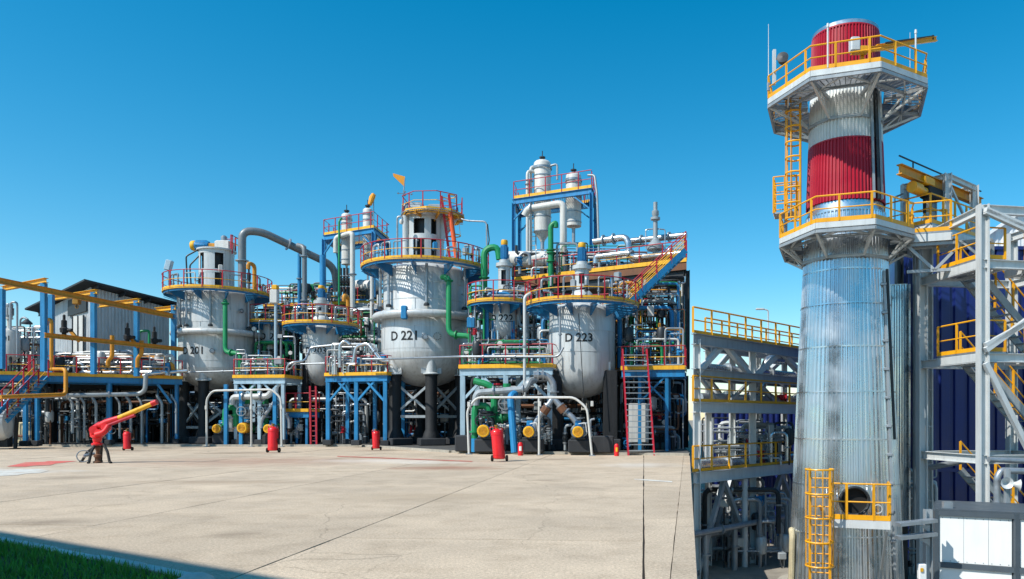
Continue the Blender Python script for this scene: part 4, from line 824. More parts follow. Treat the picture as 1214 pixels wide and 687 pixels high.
skid('green pump pipes behind the left white frame', G(280, D_), [
    ([A(267, 510, D_), A(267, 484, D_), A(279, 483, D_), A(280, 506, D_)], .17, 'green', [(0, .2), (2, .4)], []),
    ([A(294, 506, D_ + .3), A(294, 470, D_ + .3), A(300, 458, D_ + .3)], .18, 'green', [(0, .3), (0, .7)], [(0, .5)]),
    ([A(315, 505, D_ + .3), A(315, 470, D_ + .3), A(302, 466, D_ + .5)], .17, 'green', [(0, .4)], [(0, .5)]),
    ([A(274, 512, D_ + .1), A(274, 492, D_ + .1)], .22, 'silver_paint', [(0, .2), (0, .8)], []),
    ([A(275, 480, D_ - .3), A(276, 471, D_ - .3), A(318, 470, D_ - .3), A(323, 463, D_ - .3)], .19, 'silver_paint', [(1, .3), (1, .8)], []),
    ([A(327, 474, D_ - .2), A(318, 487, D_ - .2), A(310, 498, D_ - .2), A(310, 508, D_ - .2)], .12, 'galv', [(0, .5), (1, .5)], []),
    ([A(327, 474, D_ - .2), A(335, 486, D_ - .2), A(343, 498, D_ - .2), A(343, 508, D_ - .2)], .12, 'galv', [(0, .5), (1, .5)], []),
    ([A(327, 474, D_ - .2), A(327, 458, D_ - .2), A(337, 452, D_ - .2)], .13, 'silver_paint', [(0, .4)], [])])
skid('small bore valve manifold behind the left pumps', G(310, D_ + .6), [([A(x, 526, D_ + .7), A(x, y, D_ + .7), A(x + 6, y - 1, D_ + .7)], .08, m, [(0, .3), (0, .7)], [(0, .5)]) for x, y, m in ((284, 490, 'dark_steel'), (289, 476, 'blue'), (304, 482, 'dark_steel'), (308, 492, 'grey_paint'), (321, 488, 'dark_steel'), (329, 500, 'blue'), (337, 495, 'dark_steel'), (345, 492, 'grey_paint'), (352, 500, 'blue'), (357, 488, 'dark_steel'))], 'valve_manifold')
for px_, y0, y1, lab in ((268, 529, 456, 'first blue post of the left pump skid'), (286, 526, 460, 'second blue post of the left pump skid'), (326, 526, 465, 'third blue post of the left pump skid')):
    t = thing('blue_post', lab, 'post', G(px_, 47, .0)); MB().beam(G(px_, 47, .01), A(px_, y1, 47), .2, .2).build('shaft', 'blue', t, smooth=False); MB().box(G(px_, 47, .03), (.4, .4, .06)).build('base_plate', 'dark_steel', t)
ladder('ladder', 'red ladder between the left skid and the blue platform', A(372, 529, 46.9), A(371, 458, 47.0), (1, 0, 0), .36, 'red', 'red', r=.05)
# thin handrail pipes crossing in front of the vessels
run('long_rail_pipe', 'thin grey pipe running level in front of vessels D 221 and D 222', [A(430, 426, 45.0), A(455, 426, 44.6), A(545, 423, 38.4), A(640, 423, 37.4), A(662, 423, 37.2), A(668, 412, 37.2)], .055, 'galv', .2, [(2, .3), (2, .7)])
run('long_rail_pipe', 'thin grey pipe running level in front of vessel D 201', [A(212, 442, 48.4), A(345, 438, 47.0), A(348, 432, 46.8), A(385, 431, 46.5)], .05, 'galv', .2, [(0, .4)])
run('steam_pipe', 'thin silver pipe bent over the blue platform left of D 221', [A(403, 436, 46), A(403, 409, 46), A(409, 404, 46), A(415, 409, 46)], .1, 'alu', .3, [(0, .4)])
run('steam_pipe', 'silver pipe sloping down to the leg of vessel D 221', [A(419, 430, 45.8), A(422, 411, 45.8), A(436, 407, 45.6), A(452, 428, 45.2), A(461, 428, 45.2)], .1, 'alu', .3, [(2, .5)])
run('steam_pipe', 'pale pipe rising beside vessel D 223', [A(622, 470, 37.6), A(622, 352, 37.8), A(629, 348, 37.9)], .08, 'silver_paint', .3, [(0, .5)])
run('steam_pipe', 'thin silver pipes crossing between D 203 and the left skid', [A(340, 440, 46.6), A(341, 433, 46.6), A(347, 430, 46.6), A(362, 428, 46.8), A(368, 412, 47.5), A(400, 409, 47)], .07, 'alu', .3, [(3, .5)])
lp = thing('lamp_pole', 'pale blue lamp pole with box head beside vessel D 202', 'light', A(325, 440, 49)); MB().cyl(A(327, 445, 49), A(327, 352, 49), .1).build('pole', 'pale_blue', lp); MB().bev(A(325.5, 352, 49), (.5, .4, .9), .05).build('lamp_head', 'white_paint', lp); MB().bev(A(326.5, 341, 49), (.36, .4, .3), .05).build('cap', 'yellow', lp)
lp = thing('blue_post', 'blue pipe post with yellow band behind the D 203 platform', 'post', A(382.5, 355, 52)); MB().cyl(A(382.5, 385, 52), A(382.5, 303, 52), .2).build('shaft', 'blue', lp); MB().cyl(A(382.5, 347, 52), A(382.5, 342, 52), .3).build('band', 'yellow', lp); MB().cyl(A(382.5, 356, 52), A(382.5, 348, 52), .3).build('sleeve', 'blue', lp)
for px_, d_, y0, y1, m, lab in ((355, 54, 400, 301, 'blue', 'blue upright pipe behind the grey riser'), (449, 53, 420, 350, 'white_paint', 'white upright pipe left of vessel D 221'), (441, 52.5, 420, 328, 'white_paint', 'slim white upright pipe left of vessel D 221'), (583, 47, 432, 405, 'blue', 'blue upright pipe under vessel D 222')):
    run('upright_pipe', lab, [A(px_, y0, d_), A(px_, y1, d_)], .13, m, flanges=[(0, .3), (0, .7)])
# pale cabinet under the stair
cb = thing('white_cabinet', 'white cabinet standing behind the treads of the steep stair', 'cabinet', G(757, 38.6, .11)); MB().bev(A(757, 502, 38.6), (1.0, .6, 2.0), .03).build('carcass', 'white_paint', cb); MB().beam(A(757, 525, 38.6) , A(757, 538, 38.6), .8, .5).build('stand', 'dark_steel', cb, smooth=False)
for k in (-.26, .26): MB().bev(A(757, 502, 38.28) + V((k, 0, 0)), (.46, .03, 1.9), .01).build('door', 'white_paint', cb)

# ------------------------------------------------------------------ dense background pipework
PAL_SHADE = ['dark_steel', 'dark_steel', 'tar', 'grey_paint', 'galv', 'blue_deep', 'dark_steel', 'rust', 'silver_paint']  # darker mix, puts the shade under the deck into the pipe colours
PAL_MID = ['galv', 'grey_paint', 'silver_paint', 'white_paint', 'dark_steel', 'rust', 'alu', 'blue', 'dark_steel', 'green']
def pipework(label, px0, px1, d0, d1, z0, z1, n, seed, pal, rmin=.05, rmax=.16, name='pipe_bundle', nv=.45):
    q = random.Random(seed); dm = (d0 + d1) / 2; t = thing(name, label, 'pipework', G((px0 + px1) / 2, dm, z0)); n = int(n * 1.7); rmin, rmax = rmin * .55, rmax * .8
    for k in range(n):
        d = q.uniform(d0, d1); r = rmin + (rmax - rmin) * q.random() ** 2; px = q.uniform(px0, px1); p = G(px, d, z0); pts = [p.copy()]; xl, xr = G(px0, d).x, G(px1, d).x; mode = q.random()
        if mode < .55:
            zt = z0 + (z1 - z0) * q.uniform(.45, 1); pts.append(V((p.x, p.y, zt)))
            for _ in range(q.choice([1, 1, 2])):
                l = pts[-1]; x = min(xr, max(xl, l.x + q.choice([-1, 1]) * q.uniform(.6, 2.6)))
                if abs(x - l.x) > .4: pts.append(V((x, l.y, l.z))); zz = min(z1, max(z0 + .2, l.z + q.choice([-1, -1, 1]) * q.uniform(.5, 2.2))); pts.append(V((x, l.y, zz)))
        else:
            z = z0 + (z1 - z0) * q.uniform(.12, .95); x0 = q.uniform(xl, xl + (xr - xl) * .4); x1 = q.uniform(xl + (xr - xl) * .6, xr); pts = [V((x0, d, z0)), V((x0, d, z)), V((x1, d, z)), V((x1, d, max(z0, z - q.uniform(.8, 3))))]
        pts = [pts[0]] + [b for a, b in zip(pts, pts[1:]) if (b - a).length > .12]
        if len(pts) < 2: continue
        fl = []
        for i in range(len(pts) - 1):
            if (pts[i + 1] - pts[i]).length > .9 and q.random() < .7: fl.append((i, q.uniform(.2, .8)))
        o = pipe(t, pts, r, q.choice(pal), flanges=fl, seg=8, n=3)
        if q.random() < nv:
            i = q.randrange(len(pts) - 1)
            if (pts[i + 1] - pts[i]).length > .7: valve(o, pts[i].lerp(pts[i + 1], q.uniform(.35, .65)), r * 1.3, pts[i + 1] - pts[i], q.choice(['dark_steel', 'galv', 'white_paint', 'grey_paint', 'red', 'blue']), q.uniform(-.8, .8))
    for k in range(n // 4):                               # gauges, boxes and small drums
        d = q.uniform(d0, d1); p = G(q.uniform(px0, px1), d, z0); h = q.uniform(.5, max(.6, (z1 - z0) * .8)); pp = p + V((0, 0, h))
        o = MB().cyl(p, pp, .035, seg=6).build('stand', 'dark_steel', t); kind = q.random()
        if kind < .4: MB().lathe([(0, -.05), (.14, -.05), (.14, .03), (.12, .05), (0, .05)], pp, (0, -1, 0), 12).build('gauge', 'white_paint', o)
        elif kind < .75: MB().bev(pp, (q.uniform(.2, .5), .25, q.uniform(.25, .6)), .03).build('instrument_box', q.choice(['grey_paint', 'white_paint', 'blue', 'dark_steel']), o)
        else: MB().lathe([(0, -.4), (.2, -.34), (.24, -.2), (.24, .25), (.18, .36), (0, .4)], pp, seg=12).build('pot', q.choice(['silver_paint', 'grey_paint', 'dark_steel']), o)
    return t
LV, MV = .11, 4.45
pipework('shadowed pipework under the deck below the corrugated shed', 45, 205, 50.6, 54, LV, 4.0, 34, 1, PAL_SHADE)
pipework('shadowed pipework under the deck beneath vessel D 201', 205, 300, 52.5, 55.5, LV, 4.0, 18, 2, PAL_SHADE)
pipework('shadowed pipework under the deck behind the red ladder', 330, 450, 50, 54, LV, 4.0, 22, 3, PAL_SHADE)
pipework('shadowed pipework between the black legs of vessel D 221', 450, 560, 50.5, 53.5, LV, 4.0, 20, 4, PAL_SHADE)
pipework('shadowed pipework behind the right pump skid', 560, 730, 41.5, 46, LV, 4.0, 34, 5, PAL_SHADE)
pipework('shadowed pipework to the right of the steep stair', 735, 812, 39, 42.5, LV, 4.0, 18, 6, PAL_SHADE)
pipework('silver and grey pipework on the deck in front of the shed', 60, 205, 47.6, 49, MV, 6.0, 26, 7, ['galv', 'silver_paint', 'white_paint', 'alu', 'dark_steel', 'ochre', 'grey_paint'], .05, .16)
pipework('tangle of pipes left of the D 203 platform', 300, 350, 50.5, 54, MV, 9.6, 24, 8, PAL_MID)
pipework('pipework crowded behind vessel D 203 under the left tower', 345, 455, 51.5, 55, MV, 9.8, 40, 9, PAL_MID)
pipework('pipework on top of the left rear deck', 312, 465, 55.5, 59, 10.2, 12.0, 22, 10, PAL_MID, .05, .12)
pipework('tangle of pipes around and behind vessel D 222', 556, 655, 43.5, 47.2, MV, 9.6, 44, 11, PAL_MID)
pipework('pipework in front of the rear deck to the right of vessel D 223', 725, 812, 40.6, 42.8, MV, 9.4, 34, 12, PAL_MID + ['ochre', 'yellow'])
pipework('pipework on top of the right rear deck', 612, 812, 45.5, 49, 10.4, 12.4, 26, 13, PAL_MID, .05, .13)
pipework('valves and pipes on the blue platform left of vessel D 221', 388, 458, 46.0, 47.2, zb_, zb_ + 1.9, 13, 14, ['galv', 'silver_paint', 'white_paint', 'alu'], .05, .11)
pipework('valves and pipes on the pale grey platform of the right skid', 548, 650, 38.4, 39.6, ZH(435, 38.3), ZH(435, 38.3) + 1.5, 13, 15, PAL_MID + ['green'], .05, .12)
pipework('valves and pipes on the pale platform of the left skid', 280, 336, 47.6, 48.8, ZH(447, 47.3), ZH(447, 47.3) + 1.8, 10, 16, PAL_MID + ['blue'], .05, .12)
pipework('valves and pipes on the blue platform at the top of the steep stair', 742, 810, 38.3, 39.6, ZH(437, 37.9), ZH(437, 37.9) + 2.4, 12, 17, PAL_MID + ['ochre', 'yellow'], .05, .12)
pipework('pipework beneath the D 223 platform on its far side', 640, 735, 41.6, 43.4, MV, 7.4, 20, 18, PAL_MID)
pipework('shadowed valves low behind the blue platform', 388, 440, 48.5, 49.4, LV, 3.9, 10, 19, PAL_SHADE)

# ------------------------------------------------------------------ fire extinguishers and the fire monitor
def wheeled_extinguisher(label, px, yb, H, lean=.0, yaw=0.0):
    d = F * EYE / (yb - PY); base = G(px, d, .005); t = thing('wheeled_extinguisher', label, 'extinguisher', base, 'wheeled red fire extinguishers'); r = H * .17; k = H / 1.4; ax = V((lean, .06, 1)).normalized(); b0 = base + V((0, 0, .1 * k)); L = H * .86
    MB().lathe([(0, 0), (r * .8, .0), (r, .05 * k), (r, L - .16 * k), (r * .9, L - .09 * k), (r * .55, L - .03 * k), (r * .3, L), (0, L)], b0, ax, 24).build('cylinder', 'fire_red', t)
    top = b0 + ax * L; MB().lathe([(.05 * k, 0), (.05 * k, .1 * k), (.08 * k, .1 * k), (.08 * k, .16 * k), (0, .16 * k)], top - ax * .02, ax, 10).build('valve_head', 'brass', t)
    for s_ in (-1, 1):
        w0 = base + V((s_ * (r + .05 * k), .06, .125 * k)); MB().lathe([(.05 * k, -.04 * k), (.11 * k, -.045 * k), (.125 * k, -.03 * k), (.125 * k, .03 * k), (.11 * k, .045 * k), (.05 * k, .04 * k)], w0, (1, 0, 0), 18).build('tyre', 'black_rubber', t); MB().lathe([(0, -.02 * k), (.055 * k, -.042 * k), (.055 * k, .042 * k), (0, .02 * k)], w0, (1, 0, 0), 12).build('rim', 'rust', t)
    MB().cyl(base + V((-r - .08 * k, .06, .125 * k)), base + V((r + .08 * k, .06, .125 * k)), .018, seg=6).build('axle', 'dark_steel', t)
    e = V((1, 0, 0)); MB().tube(bend([b0 + ax * L * .5 + e * r * .9 + V((0, r * .6, 0)), top + e * r * .95 + V((0, .1 * k, 0)), top - e * r * 1.2 + V((0, .1 * k, .06 * k)), b0 + ax * L * .5 - e * r * .9 + V((0, r * .6, 0))], .08 * k), .018 * k, 6).build('handle', 'fire_red', t)
    MB().tube(bend([top + V((0, 0, .1 * k)), top + e * r * 1.3, b0 + ax * L * .45 + e * r * 1.25 - V((0, .02, 0)), b0 + ax * L * .2 + e * r * 1.1, b0 + ax * L * .5 + e * r * 1.15 - V((0, .1 * k, 0))], .15 * k), .02 * k, 6).build('hose', 'black_rubber', t)
    for f in (.14, .8): MB().lathe([(r + .004, -.018 * k), (r + .008, -.018 * k), (r + .008, .018 * k), (r + .004, .018 * k)], b0 + ax * L * f, ax, 24).build('strap', 'fire_red', t)
wheeled_extinguisher('tallest wheeled red extinguisher standing in front of the right skid', 592, 547.5, 1.42, -.1)
wheeled_extinguisher('wheeled red extinguisher in front of the left pump skid', 323.5, 537, 1.42, -.02)
wheeled_extinguisher('small wheeled red extinguisher by the leg of the blue platform', 446, 534, 1.12, -.05)
wheeled_extinguisher('wheeled red extinguisher just right of the fire monitor', 151, 534.5, 1.1, -.06)
def small_extinguisher(label, px, yb, H=.62, tagm='paper'):
    d = F * EYE / (yb - PY); b0 = G(px, d, .115 if d > 36 else .005); r = H * .16; t = thing('fire_extinguisher', label, 'extinguisher', b0)
    MB().lathe([(0, 0), (r, .0), (r, H * .7), (r * .7, H * .8), (r * .3, H * .83), (0, H * .83)], b0, seg=18).build('cylinder', 'fire_red', t); MB().lathe([(r + .003, H * .3), (r + .003, H * .58)], b0, seg=8, a0=R(245), a1=R(300)).build('instruction_label', tagm, t)
    MB().cyl(b0 + V((0, 0, H * .82)), b0 + V((0, 0, H * .92)), r * .28, seg=8).build('valve_head', 'dark_steel', t); MB().beam(b0 + V((-r * .2, 0, H * .95)), b0 + V((r * 1.1, 0, H * 1.02)), .03, .03).build('lever', 'dark_steel', t, smooth=False); MB().tube(bend([b0 + V((0, 0, H * .9)), b0 + V((r * 1.5, -.02, H * .85)), b0 + V((r * 1.3, -.04, H * .35))], .06), .018, 6).build('hose', 'black_rubber', t)
small_extinguisher('small red extinguisher with white label behind the tall wheeled one', 617, 540.5, .75)
small_extinguisher('small red extinguisher at the foot of the steep stair', 731, 541, .68, 'yellow')
small_extinguisher('small red extinguisher under the left pump frame', 286, 529.5, .72)
d = F * EYE / (549 - PY); s = d / F; o = G(119, d, .005)
fm = thing('fire_monitor', 'red and yellow fire water monitor on four black legs', 'monitor', o, None)
def L_(px, py, dy=0.0): return A(px, py, d + dy)
for x0, x1, dy in ((113, 105.5, -.45), (116, 97, .35), (121, 119.5, .55), (123, 130, -.3)):
    MB().tube(bend([L_(x0, 527, dy * .3), L_((x0 * .35 + x1 * .65), 536, dy * .7), V((L_(x1, 549, dy).x, d + dy, .04)), V((L_(x1 + (1.5 if x1 > 115 else -1.5), 549, dy * 1.2).x, d + dy * 1.15, .03))], .1), .05, 8).build('leg', 'black', fm)
MB().lathe([(.16, 0), (.16, .05), (.1, .08), (.1, .2), (.14, .22), (.14, .3), (.07, .34), (.07, .5), (.11, .52), (.11, .6), (.07, .64), (.07, .78)], o + V((-.1, 0, 0)), seg=16).build('riser', 'rust', fm)
MB().lathe([(.2, .68), (.2, .75), (.13, .79), (.16, .88), (.16, .96), (.2, .98), (.2, 1.04), (.14, 1.08), (.14, 1.25), (.0, 1.3)], o + V((-.12, 0, 0)), seg=18).build('swivel_base', 'fire_red', fm)
MB().tube(bend([L_(112, 519), L_(112, 510), L_(119, 505), L_(127, 508), L_(131, 499)], .2), [.16] * 17, 14).build('goose_neck', 'fire_red', fm) if False else None
MB().tube(bend([L_(111, 518), L_(110, 509), L_(120, 503)], .2), .12, 14).build('elbow', 'fire_red', fm); MB().tube(bend([L_(114, 516, -.2), L_(124, 513, -.2), L_(129, 505, -.1)], .2), .11, 14).build('elbow', 'fire_red', fm)
for px_, py_ in ((112, 510), (126, 507), (118, 514)): MB().lathe([(0, -.13), (.15, -.12), (.15, .12), (0, .13)], L_(px_, py_, -.05), (.15, -1, .1), 14).build('joint', 'fire_red', fm)
MB().tube([L_(119, 505), L_(127, 501), L_(141, 496)], [.14, .14, .11], 14).build('barrel_root', 'fire_red', fm)
MB().tube([L_(140, 496.3), L_(180, 479)], [.1, .085], 14).build('barrel', 'yellow', fm); MB().tube([L_(180, 479), L_(186, 476.5)], [.105, .1], 14).build('nozzle_tip', 'fire_red', fm)
MB().tube([L_(128, 504.5, -.1), L_(160, 492.5, -.1)], .06, 10).build('lower_lance', 'red', fm)
MB().ring(L_(99, 541, -.3), .22, .02, 16, 6, axis=(.5, -1, .2)).build('hand_wheel', 'galv', fm); MB().cyl(L_(99, 541, -.3), L_(112, 538), .06).build('inlet_stub', 'galv', fm); MB().ring(L_(133, 511, -.2), .12, .015, 14, 6, axis=(.3, -1, .2)).build('hand_wheel', 'dark_steel', fm)

# ------------------------------------------------------------------ left: corrugated shed, gantry, platform, stairs
def corrugated(p0, p1, z0a, z1a, z0b, z1b, pitch=.3, dep=.04):      # ribbed sheet wall between two plan points, top may slope
    p0, p1 = V(p0), V(p1); u = (p1 - p0); L = u.length; u.normalize(); n = V((u.y, -u.x, 0)); k = max(2, int(L / pitch)); vs = []; fs = []
    for i in range(k * 4 + 1):
        f = i / (k * 4); o = (0, 0, dep, dep)[i % 4]; p = p0 + u * L * f + n * o; vs += [V((p.x, p.y, z0a + (z0b - z0a) * f)), V((p.x, p.y, z1a + (z1b - z1a) * f))]
    for i in range(k * 4): fs.append((2 * i, 2 * i + 2, 2 * i + 3, 2 * i + 1))
    return MB().add(vs, fs)
C0 = G(100, 50.2); ur = V((.5, .866, 0)); ul = V((-.866, .5, 0)); Lr, Ll = 7.0, 8.0; zc = ZH(332, 50.2); zr, zl = zc - .75, zc - 1.35
sh = thing('corrugated_shed', 'grey corrugated metal shed with dark roof on the left deck', 'shed', V((C0.x, C0.y, MV)))
i0 = C0 + ur * .8 + ul * .8; cr_ = i0 + ur * (Lr - 1.6); cl_ = i0 + ul * (Ll - 1.6)
def panels(a, b, n, z0, za, zb, nm='wall_panel'):
    for k in range(n):
        p, q = a.lerp(b, k / n), a.lerp(b, (k + 1) / n); corrugated(p, q, z0, za + (zb - za) * k / n, z0, za + (zb - za) * (k + 1) / n, .22, .035).build(nm, 'clad_grey', sh, smooth=False)
panels(i0, cr_, 6, MV, zc - .3, zr - .25); panels(cl_, i0, 7, MV, zl - .1, zc - .3)
bk = cl_ + (cr_ - i0); panels(bk, cl_, 6, MV, zr - 1.6, zl - .2); panels(cr_, bk, 7, MV, zr - .3, zr - 1.6)
rf = [C0 + V((0, 0, zc)), C0 + ur * Lr + V((0, 0, zr)), C0 + ur * Lr + ul * Ll + V((0, 0, zr + zl - zc)), C0 + ul * Ll + V((0, 0, zl))]
MB().slab(rf, (0, 0, 1), .12).build('roof', 'roof_dark', sh, smooth=False)
for k in range(4): f = (k + .5) / 4; MB().ibeam(rf[0].lerp(rf[1], f) - V((0, 0, .2)), rf[3].lerp(rf[2], f) - V((0, 0, .2)), .12, .25).build('rafter', 'dark_steel', sh, smooth=False)
a, b_ = i0.lerp(cl_, .1), i0.lerp(cl_, .32); nn = V((ur.x, ur.y, 0)) * -.1
dr = MB().slab([V((p.x, p.y, z)) + nn for p, z in ((a, MV), (b_, MV), (b_, MV + 4.3), (a, MV + 4.3))], nn, .06).build('door', 'white_paint', sh, smooth=False)
for f in (0, .5, 1): p = a.lerp(b_, f) + nn * 1.5; MB().beam(V((p.x, p.y, MV)), V((p.x, p.y, MV + 4.3)), .08, .06).build('door_stile', 'dark_steel', dr, smooth=False)
MB().slab([V((p.x, p.y, z)) + nn * 1.2 for p, z in ((i0.lerp(cl_, .05), zc - 1.9), (i0.lerp(cl_, .42), zc - 2.1), (i0.lerp(cl_, .42), zc - 1.0), (i0.lerp(cl_, .05), zc - .8))], nn, .05).build('louvre', 'dark_steel', sh, smooth=False)

# main left platform and yellow runway gantry
gp0, gp1 = (38, 44.5), (216, 49.2)
zp_ = 4.35
rect_platform('blue_platform', 'long blue platform with red rails in front of the shed', 36, 216, 44.6, 49.0, zp_, 3.0, n_leg=3, leg_w=.18, rails='f', brace=False, leg_dx=.3)
MB_brace = thing('knee_brace', 'blue diagonal brace under the right end of the long platform', 'brace', A(203, 470, 48.8)); MB().beam(A(203, 478, 48.6), A(187, 456, 48.2), .14, .14).build('strut', 'blue', MB_brace, smooth=False)
gy = thing('runway_gantry', 'blue posts carrying yellow runway beams over the left platform', 'gantry', G(110, 45, .11))
def gd(px): return 40.0 + (49.0 - 40.0) * px / 206
for px_, yt, yb_, dd in ((2, 343, 536, 0), (52, 336, 444, 0), (61, 350, 444, 3.0), (111, 347, 444, 0), (162, 357, 447, 0), (206, 362, 448, 0)):
    dd_ = gd(px_) + dd; zt = ZH(yt, dd_); MB().beam(G(px_, dd_, zp_), G(px_, dd_, zt), .25, .25).build('post', 'blue', gy, smooth=False)
MB().ibeam(A(-30, 327, 38.5), A(207, 375.5, 49.0), .24, .3).build('runway_beam', 'ochre', gy, smooth=False)
for x0, y0, x1, y1 in ((3, 342.5, 55, 332.5), (63, 354, 115, 346), (118, 362.5, 165, 356.5), (185, 367.5, 208, 365)):
    MB().ibeam(A(x0, y0, gd(x1) + 2.4), A(x1, y1, gd(x1) - .3), .24, .26).build('cross_beam', 'yellow', gy, smooth=False)
MB().ibeam(A(53, 397.5, gd(53) - .3), A(217, 414.5, gd(210)), .2, .26).build('lower_beam', 'ochre', gy, smooth=False)
for px_, y_ in ((88, 393), (158, 400)): MB().beam(A(px_ - 4, y_, gd(px_) - .1), A(px_ + 6, y_ + 12, gd(px_) - .1), .16, .16).build('strut', 'ochre', gy, smooth=False)
t = thing('hoist', 'small yellow chain hoist hanging from the runway beam', 'hoist', A(91, 362, gd(91))); MB().bev(A(91, 358, gd(91)), (.4, .3, .35), .05).build('body', 'brass', t); MB().cyl(A(91, 351, gd(91)), A(91, 366, gd(91)), .03, seg=6).build('chain', 'dark_steel', t); MB().ring(A(91, 364, gd(91)), .09, .025, 10, 5, axis=(0, 1, 0)).build('hook', 'brass', t)
for px_, py_, lab in ((76, 388, 'black relief valve above the left end of the yellow beam'), (151, 396, 'black relief valve above the middle of the yellow beam'), (183, 400, 'black relief valve above the right end of the yellow beam')):
    p = A(px_, py_ + 9, gd(px_) - .1); t = thing('relief_valve', lab, 'valve', p); MB().lathe([(.12, 0), (.12, .1), (.2, .12), (.22, .35), (.14, .42), (.14, .8), (.07, .85), (.07, 1.1), (.02, 1.15)], p, seg=10).build('bonnet', 'black', t); MB().cyl(p + V((0, 0, .25)), p + V((.45, 0, .25)), .1, seg=8).build('outlet', 'black', t)
for pts, r_, lab in (([A(61, 440, 45), A(61, 379, 45), A(55, 379, 45.2), A(55, 386, 45.2)], .1, 'yellow pipe hooked over at the left end of the runway beam'), ([A(133, 398, 46.4), A(133, 423, 46.4), A(128, 428, 46.4), A(128, 436, 46.4)], .12, 'yellow pipe dropping from the middle of the lower beam'), ([A(60, 438, 45), A(78, 438, 44.4), A(78, 468, 44.2), A(0, 471, 40)], .11, 'yellow pipe stepping down across the left stair'), ([A(168, 404, 47), A(168, 420, 47), A(163, 425, 47), A(163, 436, 47)], .12, 'yellow pipe dropping from the right of the lower beam')):
    run('yellow_pipe', lab, pts, r_, 'ochre', .3)
run('green_pipe', 'thin green pipe loop in front of the shed wall', [A(165, 410, 49), A(165, 393, 49), A(177, 392, 49), A(177, 412, 49)], .08, 'green', .2)
stair('side_stair', 'blue stair with red handrails descending at the far left', A(-12, 500, 41.0), A(40, 447, 44.0), (.25, 1, 0), .9, 13, 'blue', 'galv', rail=1.05)
# row of pale bent hangers under the platform
for k, px_ in enumerate((86, 100, 114, 142, 155, 168, 192, 209)):
    dd = 46.3 + k * .35; run('pipe_dropper', 'pale bent drop pipe under the long blue platform, number %s from the left' % ('one two three four five six seven eight'.split()[k]), [A(px_ - 6, 468, dd), A(px_ - 5, 471, dd), A(px_, 478, dd), A(px_, 526 - (px_ % 3) * 6, dd)], .065 if k % 2 else .085, 'grey_paint', .2, [(2, .3)])
run('header_pipe', 'level grey pipe bent upward under the long blue platform', [A(40, 470, 44.4), A(165, 467.5, 47.2), A(172, 463, 47.2), A(173, 445, 47.2)], .13, 'grey_paint', .4, [(0, .3), (0, .7)])
run('header_pipe', 'level silver pipe crossing the right end of the long platform', [A(170, 446, 47.6), A(180, 443, 47.6), A(222, 440, 48.3)], .11, 'alu', .3)
# vessel D 801 and what stands round it
d = 45.5; c = G(11, d); v = thing('storage_vessel', 'small white vessel lettered D 801 at the far left edge', 'vessel', (c.x, c.y, zp_)); z0, z1 = ZH(424, d), ZH(391, d); r_ = .56
MB().lathe([(.1, z0 - .5), (.12, z0 - .3), (r_ * .7, z0 - .1), (r_, z0 + .1), (r_, z1 - .2), (r_ * .85, z1 - .05), (r_ * .4, z1 + .05), (.12, z1 + .06), (.12, z1 + .6), (.2, z1 + .62), (.2, z1 + .72), (0, z1 + .72)], (c.x, c.y, 0), seg=28).build('body', 'white_paint', v)
lettering(v, 'D 801', (c.x, c.y), r_, 262, ZH(402, d), .3)
for a in (45, 135, 225, 315): MB().beam((c.x + r_ * .8 * math.cos(R(a)), c.y + r_ * .8 * math.sin(R(a)), zp_), (c.x + r_ * .8 * math.cos(R(a)), c.y + r_ * .8 * math.sin(R(a)), z0 + .3), .1, .1).build('leg', 'dark_steel', v, smooth=False)
motor(v, (c.x, c.y, z1 + .75), (0, 0, 1), .8, .2, 'grey_paint', 'galv'); pipe(v, [(c.x + .3, c.y - .3, z1 - .1), (c.x + .3, c.y - .3, z1 + 1.6), (c.x + .7, c.y - .3, z1 + 1.6), (c.x + .7, c.y - .3, z0)], .06, 'galv', name='side_pipe')
rect_platform('red_platform', 'red railed platform around the small white vessel at the far left', -20, 34, 43.5, 44.6, zp_, 5.0, n_leg=2, leg_w=.2, leg_m='blue', brace=False, rails='f')
rect_platform('red_platform', 'upper red railed landing behind the gantry post at the far left', 14, 50, 49.5, 50.0, ZH(414, 50), 2.0, zb=4.45, n_leg=2, leg_w=.14, leg_m='dark_steel', brace=False, rails='fl', foot=False)
pipework('pipework crowded around the small white vessel at the far left', -10, 52, 46, 49, zp_, 7.6, 22, 31, PAL_MID + ['red'], .05, .13)
pipework('shadowed pipework under the platform at the far left', -15, 60, 46.5, 50, LV, 4.0, 18, 32, PAL_SHADE)
lp = thing('lamp_bracket', 'swan neck lamp on the railed landing at the far left', 'light', A(24, 410, 48)); pipe(lp, [A(24, 425, 48), A(24, 379, 48), A(28, 376, 48), A(33, 379, 48)], .06, 'galv', rad=.3); MB().lathe([(.05, .25), (.1, .2), (.3, 0), (.3, -.08), (0, -.1)], A(32, 383, 48), seg=14).build('lamp_shade', 'dark_steel', lp)
hd_ = thing('horizontal_tank', 'grey horizontal tank cut off by the left edge of the picture', 'tank', A(-10, 525, 43)); a = A(-45, 505, 42.5); b_ = A(7, 503, 43); L = (b_ - a).length; MB().lathe([(0, -.1), (.95, 0), (.95, L), (.86, L + .2), (.5, L + .35), (0, L + .4)], a, b_ - a, 30).build('shell', 'silver_paint', hd_)
for f in (.3, .85): p = a.lerp(b_, f); MB().beam(V((p.x, p.y, .11)), p - V((0, 0, .6)), .4, 1.2).build('saddle', 'black', hd_, smooth=False)
t = thing('prop_post', 'thin black post beside the grey horizontal tank', 'post', G(19, 43, 0)); MB().beam(G(18, 43, .0), A(21, 482, 43.2), .14, .14).build('shaft', 'black', t, smooth=False); MB().box(G(18, 43, .03), (.4, .4, .06)).build('base_plate', 'black', t)
